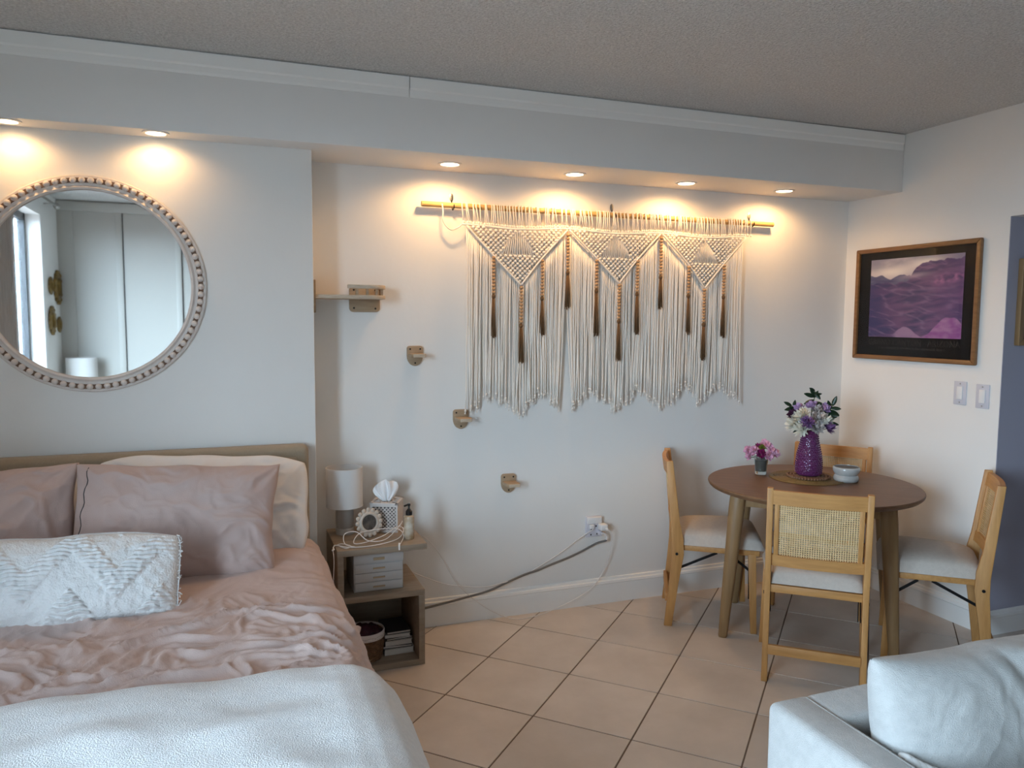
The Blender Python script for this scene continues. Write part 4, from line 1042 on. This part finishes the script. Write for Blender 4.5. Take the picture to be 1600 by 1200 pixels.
def petal(mb, c, d, n, L, Wd, curl=.25, seg=4):        # c base, d direction, n face normal
    d = Vector(d).normalized(); n = Vector(n); n = (n-d*n.dot(d)).normalized(); s = d.cross(n); V = []; Fc = []
    for i in range(seg+1):
        t = i/seg; wd = Wd*math.sin(PI*min(1, .12+t*.86))**.8; p = Vector(c)+d*L*t+n*(curl*L*t*t)
        V += [p-s*wd*.5+n*wd*.15, p, p+s*wd*.5+n*wd*.15]
    for i in range(seg):
        for k in range(2): Fc.append((i*3+k, i*3+k+1, i*3+k+4, i*3+k+3))
    mb.add(V, Fc)
def mum(name, m, R, n, Wd, seed, cup=.5):
    r = random.Random(seed); mb = MB()
    for k in range(n):
        ph = math.acos(1-1.25*(k+.5)/n); th = k*2.39996
        d = Vector((math.sin(ph)*math.cos(th), math.sin(ph)*math.sin(th), math.cos(ph)))
        petal(mb, d*R*.12, d+Vector((r.uniform(-.15, .15), r.uniform(-.15, .15), r.uniform(-.1, .1))), Vector((0, 0, 1)) if ph > .4 else Vector((math.cos(th), math.sin(th), 0)), R*r.uniform(.85, 1.08), Wd, cup*r.uniform(.3, 1))
    return mb.mesh(name, m, smooth=True, angle=180)
def carn(name, m, R, seed):                             # ruffled small head
    r = random.Random(seed); mb = MB()
    for k in range(38):
        ph = math.acos(1-1.3*(k+.5)/38); th = k*2.39996
        d = Vector((math.sin(ph)*math.cos(th), math.sin(ph)*math.sin(th), math.cos(ph)))
        petal(mb, d*R*.3, d+Vector((r.uniform(-.4, .4), r.uniform(-.4, .4), r.uniform(-.3, .3))), (r.uniform(-1, 1), r.uniform(-1, 1), 1), R*r.uniform(.6, .85), R*.75, .4, 3)
    return mb.mesh(name, m, smooth=True, angle=180)
heads = {'white': mum('bloom', 'petal_white', .042, 100, .010, 1), 'purple': mum('bloom', 'petal_purple', .033, 80, .008, 2, .7), 'lilac': carn('bloom', 'petal_lilac', .031, 3),
         'plum': carn('bloom', 'petal_plum', .031, 4), 'speck': mum('bloom', 'petal_speck', .036, 40, .018, 5), 'pink': carn('bloom', 'petal_pink', .026, 6), 'magenta': carn('bloom', 'petal_magenta', .028, 7), 'green': mum('bloom', 'petal_green', .018, 60, .006, 8)}
def flower(kind, base, head, label, group):
    t = thing('flower', label, 'flower', base, 0, group); hv = Vector(head)-Vector(base)
    b_ = link('bloom', heads[kind], t); d = Vector((hv.x*3, hv.y*3, .10)).normalized()
    b_.rotation_mode = 'QUATERNION'; b_.rotation_quaternion = d.to_track_quat('Z', 'Y'); b_.location = hv
    MB().tube(smoothpath([(0, 0, 0), (hv.x*.12, hv.y*.12, hv.z*.80), tuple(hv-d*.006)], 8), .0018, 5).build('stem', 'stem', t)
# camera-right and towards-camera unit vectors on the table, to lay the bouquet out
vr = Vector((.80, -.60, 0)); vc = Vector((-.66, -.75, 0)).normalized()
VB = Vector((VP[0], VP[1], TZ+.0205))
def bq(kind, r_, z, f_, label, group='flowers in the purple vase'):
    head = VB+vr*r_+vc*f_+Vector((0, 0, z)); base = VB+vr*(r_*.25)+vc*(f_*.25)+Vector((0, 0, .06)); flower(kind, base, head, label, group)
bq('white', -.036, .290, .040, 'white chrysanthemum at the upper left of the vase bouquet')
bq('white', -.070, .252, .030, 'white chrysanthemum at the far left of the vase bouquet')
bq('white', -.035, .232, .058, 'white chrysanthemum low on the left, over the vase rim')
bq('white', .058, .265, .030, 'white chrysanthemum on the right of the vase bouquet')
bq('speck', .028, .282, .050, 'pale speckled lily in the middle of the vase bouquet')
bq('speck', .026, .238, .062, 'pale speckled lily hanging low over the vase rim')
bq('speck', .022, .318, .015, 'pale speckled lily near the top of the vase bouquet')
bq('purple', -.012, .264, .075, 'purple flower at the front centre of the vase bouquet')
bq('purple', .078, .238, .045, 'purple flower drooping at the lower right of the bouquet')
bq('plum', -.078, .292, .010, 'dark plum flower at the left of the vase bouquet')
bq('lilac', -.052, .322, .000, 'lilac flower at the upper left of the bouquet')
bq('lilac', .004, .336, .010, 'lilac flower at the top centre of the bouquet')
bq('lilac', .058, .328, .005, 'lilac flower at the upper right of the bouquet')
def leaf_spray(label, pts, leaves):
    t = thing('leaf_sprig', label, 'leaf sprig', tuple(VB+Vector((0, 0, .06))), 0, 'leafy sprigs in the purple vase')
    P3 = [vr*a+vc*b+Vector((0, 0, c-.06)) for a, b, c in pts]
    MB().tube(smoothpath(P3, 20), .0020, 5).build('stem', 'stem', t)
    pth = smoothpath(P3, 40)
    for q, ang, L in leaves:
        p = pth[int(q*40)]; mb = MB(); d = vr*math.cos(ang)+Vector((0, 0, 1))*math.sin(ang)+vc*random.uniform(-.2, .4)
        petal(mb, p, d, vc+Vector((0, 0, .4)), L, L*.42, .12, 6)
        lf = mb.build('leaf', 'leaf', t, smooth=True, angle=180); lf.modifiers.new('thick', 'SOLIDIFY').thickness = .0008
leaf_spray('dark green leafy sprig rising at the top of the bouquet', [(0, 0, .06), (.0, -.01, .25), (.012, 0, .36), (.014, 0, .415)], [(1, 2.7, .032), (.95, -.9, .045), (.86, 2.2, .040), (.80, 2.9, .052), (.78, 1.1, .04), (.70, 3.6, .05), (.66, -.2, .05), (.85, .2, .035)])
leaf_spray('dark green leafy sprig on the right of the bouquet', [(0, 0, .06), (.02, -.01, .22), (.075, 0, .30), (.098, 0, .345)], [(1, 1.2, .050), (.92, -.1, .045), (.86, 1.9, .05), (.80, -.5, .048), (.72, 2.2, .06), (.7, -.2, .055), (.6, .0, .055)])
leaf_spray('dark green leafy sprig on the left of the bouquet', [(0, 0, .06), (-.02, -.01, .22), (-.065, -.01, .31), (-.09, -.01, .335)], [(1, 2.7, .042), (.85, 1.4, .04), (.8, 3.4, .05), (.65, 2.6, .05)])
leaf_spray('dark green leaves drooping at the lower right of the bouquet', [(0, 0, .06), (.02, .01, .20), (.06, .02, .255), (.085, .02, .262)], [(1, -.2, .045), (.8, .6, .05), (.8, -1.0, .04)])
leaf_spray('dark green leaf pair low at the left of the vase rim', [(0, 0, .06), (-.02, .02, .20), (-.05, .03, .222)], [(1, 3.6, .032), (.8, 2.5, .035)])

GB = Vector((-.867, -.392, TZ))
gs = thing('glass_tumbler', 'small clear glass with pink flowers on the left of the table', 'glass', tuple(GB))
MB().lathe([(0, 0), (.026, 0), (.0275, .003), (.0355, .092), (.0335, .092), (.0262, .016), (0, .014)], 36).build('tumbler', 'clear_glass', gs, smooth=True, angle=50)
MB().lathe([(0, .0165), (.0258, .0165), (.0315, .074), (0, .074)], 28).build('water', 'water_stems', gs, smooth=True, angle=50)
def gq(kind, r_, z, f_, label):
    flower(kind, GB+vr*(r_*.3)+vc*(f_*.3)+Vector((0, 0, .055)), GB+vr*r_+vc*f_+Vector((0, 0, z)), label, 'flowers in the small glass')
gq('pink', -.060, .118, .010, 'pink carnation at the far left of the small glass')
gq('pink', -.030, .122, .032, 'pink carnation left of the magenta bloom in the small glass')
gq('pink', -.052, .090, .018, 'pink carnation drooping at the lower left of the small glass')
gq('pink', .030, .140, .010, 'pink carnation at the top right of the small glass')
gq('pink', .050, .118, .022, 'pink carnation on the right of the small glass')
gq('pink', .036, .098, .040, 'pink carnation low at the front right of the small glass')
gq('pink', .064, .105, -.005, 'pink carnation at the far right of the small glass')
gq('pink', .012, .150, -.015, 'pink carnation at the top of the small glass bouquet')
gq('magenta', .002, .108, .042, 'magenta bloom at the front of the small glass')
gq('magenta', -.012, .128, .0, 'magenta bloom behind the green bud in the small glass')
gq('green', .004, .136, .026, 'green button bloom at the top of the small glass')

bw = thing('ceramic_bowl', 'grey-white ribbed ceramic bowl with dark inside on the table', 'bowl', (-.585, -.672, TZ))
MB().lathe([(0, 0), (.050, 0), (.056, .006), (.059, .016), (.055, .028), (.050, .033), (.055, .040), (.0615, .053), (.062, .064), (.0595, .071), (.0565, .072), (.055, .060), (.040, .048), (0, .046)], 44).build('bowl_body', 'ceramic', bw, smooth=True, angle=60)
MB().disc(.0562, .0692, 40).build('dark_glaze', 'ash_dark', bw, smooth=True)

# ================================================================== sofa
sf = thing('sofa', 'light grey fabric sofa in the right foreground, seen from its arm', 'sofa', (0, 0, 0))
SX0, SY1, SZ = -2.243, -2.165, .625
MB().box(SX0, SX0+.118, -3.05, SY1, .06, SZ).build('armrest', 'sofa', sf, bevel=.022, seg=4)
MB().box(SX0+.10, -.62, SY1-.13, SY1, .06, SZ).build('backrest', 'sofa', sf, bevel=.022, seg=4)
MB().box(-.66, -.54, -3.05, SY1, .06, SZ).build('armrest', 'sofa', sf, bevel=.022, seg=4)
MB().box(SX0+.11, -.65, -3.03, SY1-.12, .06, .30).build('base', 'sofa', sf, bevel=.01)
for k in range(2): MB().box(SX0+.122+k*.728, SX0+.122+(k+1)*.728-.006, -3.06, SY1-.135, .30, .43).build('seat_cushion', 'sofa', sf, bevel=.03, seg=4)
for x in (SX0+.06, -.6):
    for y_ in (-2.98, SY1-.06): MB().bar((x, y_, 0), (x, y_, .062), .05, .05, (.04, .04)).build('leg', 'walnut_leg', sf)
pp = MB()
for z in (0,):
    pp.tube([(SX0+.020, -3.02, SZ-.003), (SX0+.020, SY1-.03, SZ-.003)], .0030, 6); pp.tube([(SX0+.098, -3.02, SZ-.002), (SX0+.098, SY1-.02, SZ-.002)], .0028, 6)
pp.build('piping', 'sofa', sf, smooth=True)
def sofafold(x, yv):                                    # gathers slanting down from the top edge
    s = sstep(-.05, .20, yv); q = perlin((x+.5*yv)*15+.4*fbm(x*3, yv*3, 2), yv*1.5, 15)
    return .015*s*q*sstep(-.22, .0, x)
cu_ = link('sofa_cushion', pillow_mesh('sofa_cushion', 'sofa', .37, .195, .105, n=150, seed=71, wr=.004, pinch=.02, relief=sofafold, p=.40))
place(cu_, (-1.764, -2.395, .588), (1, -.02, -.012), (0, .16, 1)); tag(cu_, 'large light grey back cushion leaning in the sofa corner', 'cushion')
cu2 = link('sofa_cushion', pillow_mesh('sofa_cushion', 'sofa', .36, .215, .105, n=60, seed=81, wr=.010, pinch=.03, p=.34))
place(cu2, (-.99, -2.43, .612), (1, .01, .0), (0, .38, 1)); tag(cu2, 'large light grey back cushion at the far right end of the sofa', 'cushion')
# braided white tassel cord on the seat beside the cushion
tq = thing('braided_cord', 'white braided cord lying on the sofa beside the cushion', 'cord', (0, 0, 0))
bp0 = smoothpath([(-2.118, -2.440, .610), (-2.100, -2.465, .600), (-2.075, -2.492, .592), (-2.03, -2.520, .578), (-1.97, -2.545, .565), (-1.90, -2.555, .51), (-1.86, -2.565, .447)], 60)
for s in range(3):
    pts = []
    for i, p in enumerate(bp0):
        a_ = i*.42+s*2*PI/3; pts.append(p+Vector((0, .010*math.cos(a_), .008*math.sin(a_))))
    MB().tube(pts, .0085, 7).build('strand', 'rope_white', tq, smooth=True, angle=180)

# ================================================================== things seen only in the mirror
fl_ = thing('floor_lamp', 'white drum shade lamp by the closet, seen in the round mirror', 'lamp', (-4.555, -4.36, 0))
MB().lathe([(0, 0), (.13, 0), (.13, .015), (.012, .025), (.011, .9), (0, .9)], 32).build('stand', 'lamp_foot', fl_, smooth=True, angle=40)
MB().ring([(.118, .90), (.120, .90), (.120, 1.15), (.118, 1.15)], 48, axis='z').build('lamp_shade', 'shade', fl_, smooth=True)
MB().bar((-.118, 0, .905), (.118, 0, .905), .004, .004).build('shade_spider', 'steel', fl_)
for yq, zq, r_, lb in ((-4.37, 1.74, .14, 'large ornate brass mirror at the upper right of four, in the round mirror'), (-4.09, 1.745, .07, 'small ornate brass mirror at the upper left of four, in the round mirror'),
                       (-4.09, 1.465, .115, 'medium ornate brass mirror at the lower left of four, in the round mirror'), (-4.37, 1.43, .065, 'small ornate brass mirror at the lower right of four, in the round mirror')):
    t = thing('ornate_mirror', lb, 'mirror', (XL, yq, zq), 0, 'ornate brass mirrors on the left wall')
    MB().ring([(r_*.55, .001), (r_*.55, .016), (r_*.7, .024), (r_*.9, .012), (r_*.92, .001)], 40, axis='x').build('rim', 'brass', t, smooth=True)
    bb = MB()
    for k in range(14): bb.ball((.012, r_*.92*math.cos(2*PI*k/14), r_*.92*math.sin(2*PI*k/14)), r_*.14, 8, 5, (.7, 1, 1))
    bb.build('scroll_border', 'brass', t, smooth=True, angle=180)
    MB().disc(r_*.56, .004, 32, 'x').build('glass', 'mirror_glass', t)
rd = thing('curtain_rod', 'curtain rod with round finial above the window, seen in the mirror', 'curtain rod', (XL+.07, 0, 2.385))
MB().tube([(0, -4.10, 0), (0, -1.92, 0)], .011, 10).build('rod', 'steel', rd, smooth=True)
MB().ball((0, -4.125, 0), .028, 12, 8).build('finial', 'steel', rd, smooth=True, angle=180)
for yq in (-4.0, -1.98): MB().bar((-.07, yq, 0), (0, yq, 0), .012, .012).build('bracket', 'steel', rd)
cg = np.linspace(0, 1, 120); cz = np.linspace(2.375, .03, 14); CG, CZ = np.meshgrid(cg, cz, indexing='ij')
cu3 = MB().grid(np.stack([XL+.07+.038*np.sin(CG*2*PI*10), -2.56+.53*CG, CZ], -1)).build('curtain', 'curtain', smooth=True, angle=180)
tag(cu3, 'beige curtain gathered beside the window, seen at the mirror edge', 'curtain'); cu3.modifiers.new('thick', 'SOLIDIFY').thickness = .002

bpy.context.view_layer.update()
